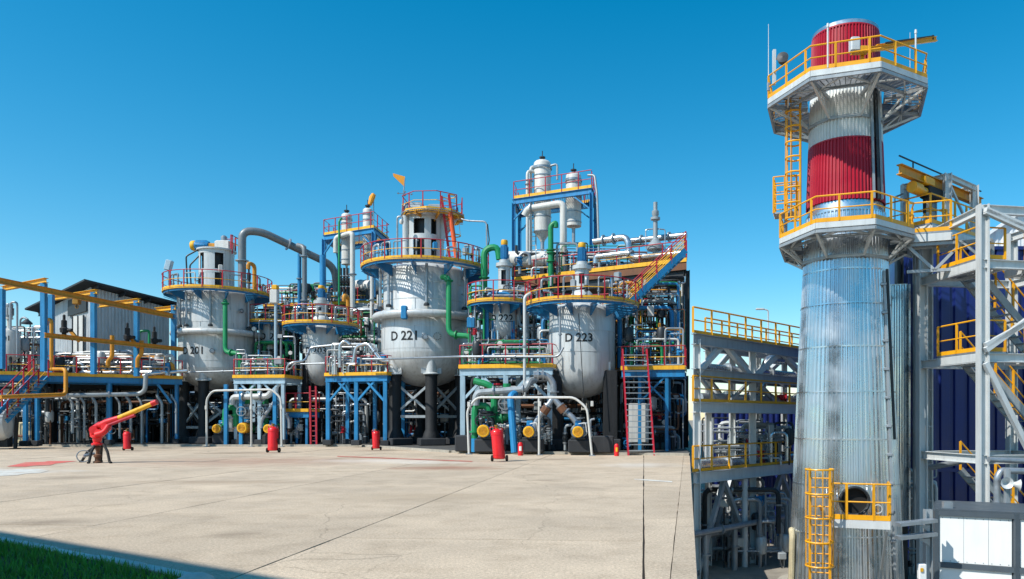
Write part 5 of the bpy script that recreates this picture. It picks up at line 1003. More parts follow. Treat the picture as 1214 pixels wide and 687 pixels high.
t = thing('control_cabinet', 'beige control cabinet under the left stair', 'cabinet', G(31, 47.5, .11)); MB().bev(G(31, 47.5, .85), (.9, .5, 1.3), .03).build('carcass', 'lagging', t); MB().bev(G(31, 47.22, .9), (.8, .03, 1.1), .01).build('door', 'lagging', t)

# ------------------------------------------------------------------ right: stack in the lower yard
def ribbed(c, prof, ribs, dep, a0=0.0):
    vs = []; fs = []; n = ribs * 4
    for r, z in prof:
        for k in range(n): a = a0 + 2 * math.pi * k / n; rr = r + (dep if k % 4 in (1, 2) else 0); vs.append(V((c[0] + rr * math.cos(a), c[1] + rr * math.sin(a), z)))
    for i in range(len(prof) - 1):
        for k in range(n): fs.append((i * n + k, i * n + (k + 1) % n, i * n + n + (k + 1) % n, i * n + n + k))
    return MB().add(vs, fs)
SD = 27.0; SC = G(1002, SD); S = (SC.x, SC.y); th = math.atan2(SC.x, SC.y); UR = V((math.cos(th), -math.sin(th), 0)); UV = V((math.sin(th), math.cos(th), 0))
def sz(y): return EYE + (PY - y) / F * (SD - sr(y) * (.95 if y < 330 else 0))
def sr(y):                                                # stack radius at photo height y
    pts = [(20, 36.5), (100, 38.5), (240, 43.5), (290, 46), (480, 54.5), (640, 61.5), (760, 64)]
    for (y0, r0), (y1, r1) in zip(pts, pts[1:]):
        if y <= y1: return (r0 + (r1 - r0) * (y - y0) / (y1 - y0)) * SD / F
    return 63 * SD / F
st = thing('chimney_stack', 'ribbed silver chimney stack with red and white bands at its top', 'chimney', (S[0], S[1], YARD))
MB().lathe([(2.35, YARD), (2.35, YARD + .35), (2.0, YARD + .35)], (S[0], S[1], 0), seg=48).build('plinth', 'concrete_pale', st)
for y0, y1, m in ((760, 628, 'stack_silver'), (627, 520, 'stack_silver'), (519, 415, 'stack_silver'), (414, 318, 'stack_silver'), (317, 248, 'stack_silver'), (236, 163, 'stack_red'), (162, 101, 'stack_white'), (100, 29, 'stack_red')):
    z0, z1 = max(YARD + .3, sz(y0)), sz(y1); r0, r1 = sr(y0), sr(y1); ribbed(S, [(r0, z0), (r0 + (r1 - r0) * .5, (z0 + z1) / 2), (r1, z1)], 66, .05).build('cladding_section', m, st, smooth=False)
    MB().lathe([(r1 - .1, z1 - .02), (r1 + .045, z1 - .02), (r1 + .045, z1 + .03), (r1 - .1, z1 + .03)], (S[0], S[1], 0), seg=72).build('flashing', 'stack_silver' if y0 > 240 else m, st)
MB().lathe([(sr(240), sz(248)), (sr(240) - .03, sz(236))], (S[0], S[1], 0), seg=72).build('smooth_band', 'stack_silver', st)
MB().lathe([(sr(44) + .03, sz(29)), (sr(44) + .03, sz(24)), (sr(44) - .1, sz(21.5)), (sr(44) - .22, sz(21)), (sr(44) - .22, sz(45))], (S[0], S[1], 0), seg=60).build('top_rim', 'alu', st)
for y_ in (572, 466, 366):
    rv = MB().lathe([(sr(y_) + .047, sz(y_) - .02), (sr(y_) + .056, sz(y_) - .02), (sr(y_) + .054, sz(y_) + .02), (sr(y_) + .046, sz(y_) + .02)], (S[0], S[1], 0), seg=72).build('sheet_lap', 'stack_silver', st)
def on_stack(ang, y, off=0.0): a = R(ang); u = UR * math.cos(a) + UV * math.sin(a); return V((S[0], S[1], sz(y))) + u * (sr(y) + off)
for ang, y0, y1, m, w_ in ((-42, 104, 236, 'dark_steel', .14), (-35, 104, 236, 'steel_grey', .12), (-50, 104, 236, 'steel_grey', .06), (-38, 330, 700, 'steel_grey', .09), (-30, 318, 520, 'dark_steel', .06)):
    MB().beam(on_stack(ang, y0, .14), on_stack(ang, y1, .14), w_, .08).build('cable_tray', m, st, smooth=False)
for y_ in range(345, 640, 32): MB().bev(on_stack(-38, y_, .1), (.2, .2, .1), .02, -th).build('tray_clip', 'galv', st)
pipe(st, [on_stack(-150, 700, .2), on_stack(-150, 632, .2), on_stack(-160, 628, .1)], .1, 'lagging', name='lagged_pipe', rad=.2)

def octagon(rx, ry, z): return [V((S[0], S[1], z)) + UR * (rx * math.cos(R(22.5 + 45 * k)) / math.cos(R(22.5))) + UV * (ry * math.sin(R(22.5 + 45 * k)) / math.cos(R(22.5))) for k in range(8)]
def stack_platform(label, y, rx, ry, drop, rail_h, yb, gap=None):
    z = sz(y); t = thing('stack_platform', label, 'platform', (S[0], S[1], z)); out = octagon(rx, ry, z); rin = sr(y) + .12; inn = octagon(rin, rin, z); lo = octagon(sr(yb) + .04, sr(yb) + .04, z - drop); mid = [a.lerp(b, .5) for a, b in zip(inn, out)]
    for k in range(8):
        a, b, c, d_ = inn[k], inn[(k + 1) % 8], out[(k + 1) % 8], out[k]; mb = MB(); n = 34
        for i in range(n + 1): f = i / n; mb.beam(a.lerp(d_, f), b.lerp(c, f), .018, .03)
        for i in range(9): f = i / 8; mb.beam(a.lerp(b, f), d_.lerp(c, f), .02, .035)
        mb.build('deck_panel', 'galv', t, smooth=False)
        MB().beam(d_ - V((0, 0, .12)), c - V((0, 0, .12)), .06, .18).build('fascia', 'steel_white', t, smooth=False)
        dz = V((0, 0, -.3)); br = MB(); br.beam(d_ + dz, c + dz, .08, .1); br.beam(mid[k] + dz, mid[(k + 1) % 8] + dz, .07, .08); br.beam(a + dz, d_ + dz, .08, .12); br.build('ring_beam', 'steel_grey', t, smooth=False)
        br = MB(); br.beam(d_ + dz, lo[k], .07, .07); br.beam(mid[k] + dz, lo[k], .05, .05); br.beam(mid[k] + dz, d_.lerp(c, .5) + dz, .05, .05); br.beam(mid[(k + 1) % 8] + dz, d_.lerp(c, .5) + dz, .05, .05); br.beam(d_.lerp(lo[k], .5) + dz * .5, mid[k] + dz, .04, .04); br.build('strut', 'steel_white', t, smooth=False)
        MB().beam(lo[k], lo[(k + 1) % 8], .08, .1).build('clamp_ring', 'steel_grey', t, smooth=False)
    toe(t, out, .13, 'yard_yellow', True, dz=-.02); railing(t, out, h=rail_h, top='yard_yellow', mid='yard_yellow', post='yard_yellow', closed=True, sp=1.0, r=.028)
    return t, out, z
up, uo, uz = stack_platform('upper octagonal platform with yellow rails near the stack top', 106, 2.55, 3.0, .95, .78, 132)
lo_, loo, lz = stack_platform('lower octagonal platform with yellow rails around the stack', 276, 2.15, 3.1, .8, .82, 300)
for f, i, h, lab in ((.0, 4, 2.6, 'tall thin lightning rod on the left of the upper platform'), (.2, 0, 2.9, 'tall thin lightning rod on the right of the upper platform')):
    p = uo[i].lerp(uo[(i + 1) % 8], f); t = thing('lightning_rod', lab, 'rod', p); MB().tube([p, p + V((0, 0, h * .4)), p + V((0, 0, h))], [.022, .016, .008], 6).build('rod', 'steel_white', t); MB().bev(p + V((0, 0, .4)), (.1, .1, .3), .02).build('clamp', 'galv', t)
for i, f, lab in ((5, .25, 'short white post on the left of the upper platform'), (6, .75, 'short white post on the right front of the upper platform'), (0, .6, 'white hooked post at the right of the upper platform')):
    p = uo[i].lerp(uo[(i + 1) % 8], f); t = thing('sensor_post', lab, 'post', p); MB().cyl(p, p + V((0, 0, 1.3)), .03, seg=8).build('shaft', 'steel_white', t); MB().cyl(p + V((0, 0, 1.3)), p + V((0, 0, 1.42)), .045, .035, 8).build('cap', 'steel_white', t)
p = A(928, 70, SD - .6); t = thing('floodlight', 'round floodlight on the left rail of the upper platform', 'light', p); MB().lathe([(0, -.15), (.16, -.12), (.2, .1), (0, .12)], p, (-.3, -1, .2), 14).build('lamp_head', 'dark_steel', t); MB().beam(p - V((0.3, 0, .9)), p + V((-.3, 0, .3)), .14, .1).build('bracket', 'steel_white', t, smooth=False); MB().beam(p - V((0.3, 0, 0)), p, .06, .06).build('arm', 'steel_white', t, smooth=False)
# davit crane on the upper platform
dv = thing('davit_crane', 'yellow davit crane reaching right from the stack top platform', 'crane', A(1010, 62, 25.0))
MB().ibeam(A(1009, 62, 24.6), A(1062, 55, 25.6), .12, .16).build('jib', 'yard_yellow', dv, smooth=False); MB().ibeam(A(1040, 56, 25.2), A(1110, 46.5, 26.6), .1, .16).build('jib_extension', 'yard_yellow', dv, smooth=False)
MB().cyl(A(1050, 51, 25.3), A(1107, 43, 26.5), .03, seg=6).build('tie_rod', 'dark_steel', dv); MB().beam(A(1106, 42, 26.5), A(1106, 47, 26.5), .05, .05).build('end_stop', 'dark_steel', dv, smooth=False)
MB().bev(A(1013, 54, 24.6), (.3, .3, .45), .03).build('winch', 'steel_white', dv); MB().bev(A(1020, 60, 24.6), (.5, .25, .22), .03).build('trolley', 'yard_yellow', dv); MB().beam(A(1022, 72, 24.8), A(1022, 60, 24.8), .12, .12).build('post', 'yard_yellow', dv, smooth=False)
# ladders on the stack
pl = V((S[0], S[1], 0)) - UR * 1.5 - UV * .75
ladder('caged_ladder', 'yellow caged ladder between the two stack platforms', V((pl.x, pl.y, lz)), V((pl.x, pl.y, uz + .1)), UV, .45, 'yard_yellow', 'yard_yellow', True, 'yard_yellow', 9, -UR, .29, .025, 5, .15)
pl2 = pl - UR * .55 + UV * .7; rp = thing('rest_landing', 'small yellow railed rest landing beside the upper caged ladder', 'landing', V((pl2.x, pl2.y, sz(235)))); MB().box(V((pl2.x, pl2.y, sz(238))), (.8, .8, .05), -th).build('deck', 'galv', rp); MB().beam(V((pl2.x, pl2.y, lz)), V((pl2.x, pl2.y, sz(238))), .1, .1).build('prop', 'galv', rp, smooth=False)
q4 = [V((pl2.x, pl2.y, sz(238))) + UR * a * .4 + UV * b * .4 for a, b in ((1, -1), (-1, -1), (-1, 1), (1, 1))]; railing(rp, q4, h=1.3, top='yard_yellow', mid='yard_yellow', post='yard_yellow', sp=.4, r=.025, mids=3)
fy = 24.6; fx = (972 - PX) / F * fy
ladder('caged_ladder', 'yellow caged ladder at the foot of the stack', V((fx, fy, YARD)), V((fx, fy, ZH(556, fy))), UR, .62, 'yard_yellow', 'yard_yellow', True, 'yard_yellow', 5, -UV, .43, .035, 6, .33)
for k in (600, 640): MB().beam(A(972, k, fy), on_stack(-115, k), .06, .06).build('standoff', 'yard_yellow', bpy.data.objects['caged_ladder.001'], smooth=False)
# manway platform
mp_ = thing('manway_platform', 'small yellow railed platform below the round manway of the stack', 'platform', A(1018, 618, 24.3)); pz = ZH(616, 24.4); o = V((S[0], S[1], pz)); x0, x1 = -.45, 1.35; y0, y1 = -2.75, -1.6
qq = [o + UR * a + UV * b for a, b in ((x0, y1), (x0, y0), (x1, y0), (x1, y1))]
grating_rect(qq[1], UR, UV, x1 - x0, y1 - y0, pz - .03).build('deck', 'galv', mp_, smooth=False); toe(mp_, qq, .16, 'yard_yellow', dz=.0); toe(mp_, qq, .26, 'steel_white', dz=-.27, t=.05, name='fascia'); railing(mp_, qq, h=1.15, top='yard_yellow', mid='yard_yellow', post='yard_yellow', sp=.9, r=.032)
for a in (x0 + .1, x1 - .1): MB().beam(o + UR * a + UV * y0 - V((0, 0, .3)), o + UR * a * .9 + UV * (-1.85) - V((0, 0, 1.7)), .07, .07).build('strut', 'steel_grey', mp_, smooth=False)
mh = thing('manway', 'round dark manway opening in the ribbed stack wall', 'manway', on_stack(-82, 587)); a = R(-82); ud = UR * math.cos(a) + UV * math.sin(a); c_ = on_stack(-82, 587, -.1); mr_ = .46
MB().lathe([(mr_ - .03, -.3), (mr_ - .03, .42), (mr_ + .05, .42), (mr_ + .05, .36), (mr_, .36), (mr_, -.1)], c_, ud, 28).build('collar', 'alu', mh); MB().lathe([(0, 0), (mr_ - .035, 0)], c_ + ud * .26, ud, 24).build('opening', 'black_rubber', mh)  # flat black disc inside the collar, shade of the hole given by colour
MB().ring(c_ + ud * .43, mr_ + .0, .05, 28, 6, axis=ud).build('rim', 'dark_steel', mh); MB().ring(on_stack(-60, 596, .25), .14, .02, 14, 5, axis=ud).build('hand_wheel', 'steel_white', mh)

# silver flue duct beside the stack
fd = thing('flue_duct', 'tall square ribbed silver flue duct to the right of the stack', 'duct', G(1058, 29.0, YARD)); q = [G(1046, 28.8), G(1076, 28.6)]; zt, zb2 = ZH(338, 28.7), ZH(622, 28.7); back = [p + V((.7, 1.6, 0)) for p in q]
def cpan(t, a, b, z0, z1, m, pitch=.16, dep=.03, nm='wall_panel'): return corrugated(a, b, z0, z1, z0, z1, pitch, dep).build(nm, m, t, smooth=False)
cpan(fd, q[0], q[1], zb2, zt, 'duct_silver'); cpan(fd, q[1], back[1], zb2, zt, 'duct_silver'); cpan(fd, back[0], q[0], zb2, zt, 'duct_silver'); MB().slab([p + V((0, 0, zt)) for p in q + back[::-1]], (0, 0, 1), .06).build('cap', 'alu', fd, smooth=False)
MB().beam(G(1057, 29.6, YARD), G(1057, 29.6, zb2), .9, .9).build('pedestal', 'dark_steel', fd, smooth=False)
MB().beam(V((q[1].x + .05, q[1].y - .05, zb2)), V((q[1].x + .05, q[1].y - .05, zt)), .06, .06).build('corner_trim', 'alu', fd, smooth=False)
# blue clad boiler house
bb = thing('blue_building', 'tall dark blue panel clad boiler house behind the stair tower', 'building', G(1140, 33, YARD)); wz = ZH(297, 33.0); xs = [1062 + k * 16.5 for k in range(14)]
for a, b_ in zip(xs, xs[1:]):
    p, q = G(a, 33.0), G(b_, 33.0); W = q.x - p.x; pm = MB(); pr_ = [(0, 0), (.12, 0), (.2, -.1), (.8, -.1), (.88, 0), (1, 0)]
    for zz0, zz1 in ((YARD, -.55), (-.5, 4.0), (4.05, wz)): pm = MB(); pm.add([V((p.x + W * f, p.y + o, z)) for f, o in pr_ for z in (zz0, zz1)], [(2 * i, 2 * i + 2, 2 * i + 3, 2 * i + 1) for i in range(5)]); pm.build('wall_panel', 'clad_blue', bb, smooth=False)
p, q = G(xs[0], 33.0), G(xs[-1], 33.0)
for z in (-.52, 4.02): MB().beam(p + V((0, -.08, z)), q + V((0, -.08, z)), .1, .14).build('girt', 'clad_blue', bb, smooth=False)
MB().poly([(p.x, p.y + .02), (q.x, q.y + .02), (q.x + 2, q.y + 9), (p.x + 2, p.y + 9)], YARD, wz - .02).build('core', 'clad_blue', bb, smooth=False); MB().poly([(p.x - .1, p.y - .15), (q.x, q.y - .15), (q.x + 2, q.y + 9), (p.x + 2, p.y + 9)], wz, wz + .15).build('parapet', 'clad_blue', bb, smooth=False)
for px_, m in ((1066, 'dark_steel'), (1079, 'clad_blue')): MB().ibeam(G(px_, 32.5, YARD), G(px_, 32.5, wz - .4), .28, .28, .04).build('column', m, bb, smooth=False)
bl = thing('blue_unit', 'low dark blue clad unit seen through the pipe rack', 'building', G(885, 37, YARD)); p, q = G(838, 37), G(952, 38.5)
for k in range(8): a, b_ = p.lerp(q, k / 8), p.lerp(q, (k + 1) / 8); corrugated(a, b_, YARD, 2.25, YARD, 2.25, .3, .05).build('wall_panel', 'clad_blue', bl, smooth=False)
MB().poly([(p.x, p.y + .05), (q.x, q.y + .05), (q.x + 1, q.y + 5), (p.x + 1, p.y + 5)], YARD, 2.3).build('core', 'clad_blue', bl, smooth=False)
wbd = thing('white_shed', 'white corrugated building rising behind the stair tower at the right edge', 'building', G(1200, 37, YARD)); cpw = [G(1150, 37.0), G(1290, 36.6)]; za, zb3 = ZH(292, 37), ZH(196, 36.6)
for k in range(8):
    f0, f1 = k / 8, (k + 1) / 8; corrugated(cpw[0].lerp(cpw[1], f0), cpw[0].lerp(cpw[1], f1), 8, za + (zb3 - za) * f0, 8, za + (zb3 - za) * f1, .35, .05).build('wall_panel', 'panel_white', wbd, smooth=False)
MB().beam(cpw[0] + V((0, -.1, za)), cpw[1] + V((0, -.1, zb3)), .3, .14).build('eave_trim', 'panel_white', wbd, smooth=False); MB().poly([(cpw[0].x, 43.5), (cpw[1].x, 43.5), (cpw[1].x, 44), (cpw[0].x, 44)], YARD, za).build('rear_wall', 'panel_white', wbd, smooth=False)

# grey steel column with pipes left of the stair tower
sc_ = thing('steel_column', 'tall pale steel column between the flue duct and the stair tower', 'column', G(1094, 29, YARD)); MB().ibeam(G(1097, 29, YARD), G(1097, 29, ZH(292, 29)), .42, .42, .05).build('shaft', 'steel_white', sc_, smooth=False); MB().box(G(1097, 29, ZH(290, 29)), (.9, .6, .12)).build('head_plate', 'steel_white', sc_)
for y_ in range(330, 640, 44): MB().beam(A(1088, y_, 28.7), A(1104, y_, 28.7), .05, .06).build('cleat', 'steel_grey', sc_, smooth=False)
run('riser_pipe', 'galvanised pipe rising beside the tall pale steel column', [A(1170, 541, 25.0), A(1096, 556, 27.6), A(1088, 556, 28.3), A(1088, 296, 28.4), A(1080, 288, 28.4), A(1062, 283, 28.2)], .1, 'galv', .25, [(3, .3), (3, .6)])
run('riser_pipe', 'thin galvanised pipe at the left of the tall pale steel column', [A(1084, 640, 28.6), A(1084, 300, 28.6), A(1075, 294, 28.4), A(1048, 292, 27.8)], .06, 'galv', .2)

# walkway between stack and crane platform, crane platform, overhead hoist
def open_platform(name, label, o, u, n, lu, lv, z, rails, cat='platform', ym='yard_yellow', fas='steel_white', under=True, rh=1.0):
    u, n = V(u).normalized(), V(n).normalized(); o = V((o[0], o[1], z)); t = thing(name, label, cat, o + u * lu / 2 + n * lv / 2); grating_rect(o, u, n, lu, lv, z - .03).build('deck', 'galv', t, smooth=False); cs = [o, o + u * lu, o + u * lu + n * lv, o + n * lv]
    for a, b in zip(cs, cs[1:] + cs[:1]): MB().beam(a - V((0, 0, .2)), b - V((0, 0, .2)), .08, .26).build('edge_beam', fas, t, smooth=False)
    for k in range(1, 4): MB().ibeam(cs[0].lerp(cs[1], k / 4) - V((0, 0, .18)), cs[3].lerp(cs[2], k / 4) - V((0, 0, .18)), .1, .2).build('joist', 'steel_grey', t, smooth=False)
    for path in rails: pp = [cs[i % 4] for i in path]; railing(t, pp, h=rh, top=ym, mid=ym, post=ym, sp=.9, r=.028); toe(t, pp, .13, ym, dz=0)
    return t
W0 = V((S[0], S[1], 0)) + UR * 2.0
open_platform('link_walkway', 'short railed walkway linking the stack platform to the crane platform', W0 - UV * .6, UR, UV, 1.35, 1.2, lz, [(0, 1), (3, 2)])
tb = thing('walkway_truss', 'dark braced truss and pipes under the link walkway', 'truss', V((W0.x, W0.y, lz - 1.2))); a, b_ = W0 - UV * .5 + V((0, 0, lz - .4)), W0 - UV * .5 + UR * 2.6 + V((0, 0, lz - .4)); dz = V((0, 0, -.9))
for p, q in ((a, b_), (a + dz, b_ + dz), (a, a.lerp(b_, .33) + dz), (a.lerp(b_, .33) + dz, a.lerp(b_, .66)), (a.lerp(b_, .66), b_ + dz), (b_, b_ + dz)): MB().beam(p, q, .1, .1).build('member', 'steel_grey', tb, smooth=False)
cz_ = ZH(264, 26.0); cu, cn = V((.78, .62, 0)), V((-.62, .78, 0)); co = G(1104, 26.0)
open_platform('crane_platform', 'railed platform below the yellow overhead hoist beam', co, cu, cn, 3.4, 2.6, cz_, [(3, 0, 1)])
pt = thing('portal_gantry', 'pale steel portal frame carrying the overhead hoist beam', 'frame', G(1135, 27, cz_)); pa, pb = G(1123, 27.0, cz_), G(1155, 28.4, cz_); tp1 = ZH(206, 27.0)
for p in (pa, pb, pa + cn * 1.6, pb + cn * 1.6): MB().ibeam(p, V((p.x, p.y, tp1)), .24, .24, .03).build('post', 'steel_white', pt, smooth=False)
for p, q in ((pa, pb), (pa + cn * 1.6, pb + cn * 1.6), (pa, pa + cn * 1.6), (pb, pb + cn * 1.6)): MB().ibeam(V((p.x, p.y, tp1 - .1)), V((q.x, q.y, tp1 - .1)), .16, .2).build('head_beam', 'steel_white', pt, smooth=False)
MB().beam(V((pa.x, pa.y, tp1 - .2)), V((pb.x, pb.y, cz_)), .08, .08).build('brace', 'steel_white', pt, smooth=False)
ho = thing('overhead_hoist', 'yellow hoist beam with motor hoist hanging by the portal frame', 'hoist', A(1095, 245, 25.8)); hb0, hb1 = A(1066, 199, 25.4), A(1163, 240, 29.4); hz_ = ZH(203, 25.6); hb0.z = hb1.z = hz_
MB().ibeam(hb0, hb1, .2, .34, .03).build('runway_beam', 'ochre', ho, smooth=False); hu = (hb1 - hb0).normalized(); hp = hb0.lerp(hb1, .28) - V((0, 0, .42)); MB().lathe([(0, 0), (.2, 0), (.2, .5), (.14, .52), (.14, .9), (0, .9)], hp - hu * .9, hu, 14).build('hoist_motor', 'yard_yellow', ho); MB().bev(hp + hu * .5 + V((0, 0, 0)), (1.0, .4, .42), .05, math.atan2(hu.y, hu.x)).build('drum_housing', 'black', ho); MB().bev(hp + hu * .1 + V((0, 0, .35)), (.7, .34, .3), .04, math.atan2(hu.y, hu.x)).build('trolley', 'yard_yellow', ho)
MB().beam(hb0 + V((0, 0, .45)), hb1 + V((0, 0, .45)), .04, .04).build('busbar', 'dark_steel', ho, smooth=False)
for f in (.15, .5, .85): p = hb0.lerp(hb1, f); MB().beam(p + V((0, 0, .15)), p + V((0, 0, .45)), .04, .04).build('busbar_post', 'dark_steel', ho, smooth=False)
hk = hp - V((0, 0, .25)); MB().cyl(hk, hk - V((0, 0, .5)), .06, seg=8).build('chain', 'black', ho); MB().tube([hk - V((0, 0, .5)), hk - V((.14, 0, .8)), hk - V((.1, 0, 1.2)), hk - V((-.08, 0, 1.25)), hk - V((-.12, 0, .8)), hk - V((0, 0, .52))], .02, 6).build('sling', 'yard_yellow', ho); MB().bev(hk - V((0, 0, 1.25)), (.14, .1, .3), .02).build('pendant', 'yard_yellow', ho)
pm_ = thing('hoist_support', 'pale steel post under the hoist motor', 'post', G(1100, 27.4, cz_)); MB().beam(G(1100, 27.4, cz_), G(1100, 27.4, hz_ - .2), .26, .22).build('shaft', 'steel_white', pm_, smooth=False)
rod = thing('lightning_rod', 'thin rod on the link walkway beside the stack', 'rod', A(1071, 280, 27.2)); MB().cyl(A(1073, 275, 27.2), A(1073, 231, 27.2), .02, seg=6).build('rod', 'steel_white', rod); MB().beam(A(1061, 234, 27.2), A(1071, 230, 27.2), .03, .06).build('wing', 'steel_grey', rod, smooth=False); MB().beam(A(1061, 234, 27.2), A(1061, 274, 27.2), .03, .03).build('stem', 'steel_grey', rod, smooth=False)

# stair tower
fu, fn = V((.985, .17, 0)), V((-.17, .985, 0)); K1 = G(1165, 24.0); K2 = K1 + fu * 3.6; K3 = K1 + fn * 3.2; K4 = K2 + fn * 3.2; tz = ZH(243, 24.0); z1_, z2_ = ZH(416, 24.0), ZH(305, 24.0)
tw = thing('stair_tower', 'pale steel frame of the stair tower at the right edge', 'tower', V((K1.x, K1.y, YARD)))
for k_ in (K1, K2, K3, K4): MB().ibeam(V((k_.x, k_.y, YARD)), V((k_.x, k_.y, tz if k_ is not K3 else z2_)), .3, .3, .04).build('column', 'steel_white', tw, smooth=False)
for z in (z1_ - .22, z2_ - .22, tz - .15, ZH(545, 24)):
    for a, b_ in ((K1, K2), (K1, K3), (K2, K4), (K3, K4)):
        if z > z2_ and (a is K3 or b_ is K3): continue
        MB().ibeam(V((a.x, a.y, z)), V((b_.x, b_.y, z)), .18, .28).build('beam', 'steel_white', tw, smooth=False)
e = K1 + fn * 5.2 - V((.3, 0, 0)); MB().ibeam(V((K1.x, K1.y, tz - .15)), V((e.x, e.y, tz - .6)), .2, .26).build('tie_beam', 'steel_white', tw, smooth=False)
for (a, za_), (b_, zb_2) in (((K1, z1_), (K2, z1_ + 2.4)), ((K1, z2_ + 1.4), (K2, z2_ + .1)), ((K2, YARD + 1.5), (K1, z1_ - .4)), ((K2, z2_ - 1.0), (K1, z1_ + .15)), ((K2, tz - 1.4), (K1, tz - .2))): MB().beam(V((a.x, a.y - .16, za_)), V((b_.x, b_.y - .16, zb_2)), .16, .16).build('brace', 'steel_white', tw, smooth=False)
for lab, z in (('lower railed landing on the left side of the stair tower', z1_), ('upper railed landing on the left side of the stair tower', z2_)):
    open_platform('stair_landing', lab, K1 + fn * .2 - fu * .05, fu, fn, 1.0, 2.0, z, [(1, 0, 3)], 'landing')
for lab, z in (('lower railed landing across the front of the stair tower', z1_ - .05), ('upper railed landing across the front of the stair tower', z2_ - .1)):
    open_platform('stair_landing', lab, K1 + fu * 1.6 + fn * .1, fu, fn, 2.2, .9, z, [(0, 1)], 'landing')
for lab, ztop in (('stair flight descending right from the lower landing', z1_), ('stair flight descending right from the upper landing', z2_), ('lowest stair flight behind the white cabin', ZH(560, 24))):
    top_ = K1 + fu * .95 + fn * 1.5 + V((0, 0, ztop - .1)); bot_ = K1 + fu * 3.7 + fn * 1.5 + V((0, 0, ztop - 2.95)); stair('stair_flight', lab, bot_, top_, fn, .9, 12, 'steel_grey', 'galv', rail=1.0, srail='yard_yellow', mid='yard_yellow', post='yard_yellow')
for z in (z1_ - .22, -.9): MB().ibeam(V((K3.x, K3.y, z)), A(1097, 497, 29) * V((1, 1, 0)) if False else V((G(1099, 28.8).x, 28.8, z)), .16, .22).build('tie_beam', 'steel_white', tw, smooth=False)
run('service_pipe', 'level pale pipe running right from the stair tower column', [A(1172, 545, 23.7), A(1220, 547, 23.9), A(1300, 549, 24.2)], .09, 'galv', .3)
run('service_pipe', 'pale pipe bent down beside the lowest stair tower column', [A(1182, 640, 23.4), A(1182, 566, 23.4), A(1187, 558, 23.4), A(1280, 561, 23.8)], .1, 'galv', .25)
ph = thing('loudspeaker', 'pair of grey horn loudspeakers above the white cabin', 'loudspeaker', A(1193, 605, 23)); MB().beam(G(1194, 23.2, YARD), A(1194, 556, 23.2), .14, .14).build('post', 'steel_grey', ph, smooth=False)
for c_, ax in ((A(1191, 572, 23.0), V((-.25, -1, 0))), (A(1197, 574, 23.0), V((1, -.25, -.12)))): MB().lathe([(0, -.06), (.05, 0), (.06, .06), (.1, .18), (.17, .27), (.18, .28), (.14, .26), (.05, .1), (0, .08)], c_, ax, 18).build('horn', 'steel_white', ph); MB().lathe([(0, -.2), (.09, -.18), (.09, -.02), (0, 0)], c_, ax, 12).build('driver', 'dark_steel', ph)

# white cabin and cable trays in front
cb0 = G(1109, 21.0); cb1 = cb0 + V((.905, -.425, 0)) * 4.2; cu_ = (cb1 - cb0).normalized(); cn_ = V((-cu_.y, cu_.x, 0)); ct = ZH(607, 20.6); cab = thing('site_cabin', 'white panelled cabin with dark grey frame in the lower right corner', 'cabin', V((cb0.x, cb0.y, YARD))); LL = (cb1 - cb0).length
MB().poly([(p.x, p.y) for p in (cb0 + cu_ * .05 + cn_ * .06, cb1 + cn_ * .06, cb1 + cn_ * 2.4, cb0 + cu_ * .05 + cn_ * 2.4)], YARD + .02, ct - .06).build('core', 'panel_white', cab, smooth=False)
pst = [0, 1.95, 4.12]; prev = 0
for s_ in pst: p = cb0 + cu_ * s_; MB().beam(V((p.x, p.y, YARD)), V((p.x, p.y, ct)), .16, .12).build('post', 'frame_grey', cab, smooth=False)
for z in (ct - .07, ct - 1.5, YARD + .1): MB().beam(V((cb0.x, cb0.y, z)) + cu_ * .085, V((cb1.x, cb1.y, z)), .1, .14).build('rail', 'frame_grey', cab, smooth=False)
for z in (ct - .07, YARD + .1): MB().beam(V((cb0.x, cb0.y, z)) + cn_ * .07, V((cb0.x, cb0.y, z)) + cn_ * 2.4, .12, .14).build('rail', 'frame_grey', cab, smooth=False)
for s0, s1 in zip(pst, pst[1:]):
    for z0, z1 in ((ct - 1.42, ct - .15), (YARD + .18, ct - 1.58)):
        a, b_ = cb0 + cu_ * (s0 + .1) + cn_ * .03, cb0 + cu_ * (s1 - .1) + cn_ * .03; MB().slab([V((a.x, a.y, z0)), V((b_.x, b_.y, z0)), V((b_.x, b_.y, z1)), V((a.x, a.y, z1))], cn_, .04).build('wall_panel', 'panel_white', cab, smooth=False)
rvm = MB().lathe([(.014, 0), (.012, .008), (0, .01)], (0, 0, 0), axis=(0, 0, 1), seg=6).mesh('screw', 'galv')
for s_ in [.18 + .2 * k for k in range(19)]:
    for z in (ct - .2, ct - 1.38):
        p = cb0 + cu_ * s_ - cn_ * -.008; inst('screw', rvm, cab, V((p.x, p.y, z)), quat_z(-cn_))
for s_ in (.7, 1.3, 2.6, 3.3): p = cb0 + cu_ * s_ + cn_ * .008; MB().beam(V((p.x, p.y, ct - 1.42)), V((p.x, p.y, ct - .15)), .012, .004).build('panel_joint', 'galv', cab, smooth=False)
MB().poly([(p.x, p.y) for p in (cb0, cb1, cb1 + cn_ * 2.45, cb0 + cn_ * 2.45)], ct + .004, ct + .04).build('roof', 'frame_grey', cab, smooth=False)
p = cb0 + cu_ * .3 + cn_ * .3; MB().box(V((p.x, p.y, ct + .12)), (.25, .15, .2)).build('roof_bracket', 'galv', cab)
ctp = thing('cable_tray_post', 'grey post with two cable tray arms left of the white cabin', 'post', G(1101, 20.2, YARD)); MB().ibeam(G(1100, 20.3, YARD), A(1100, 604, 20.3), .18, .18, .02).build('shaft', 'steel_grey', ctp, smooth=False)
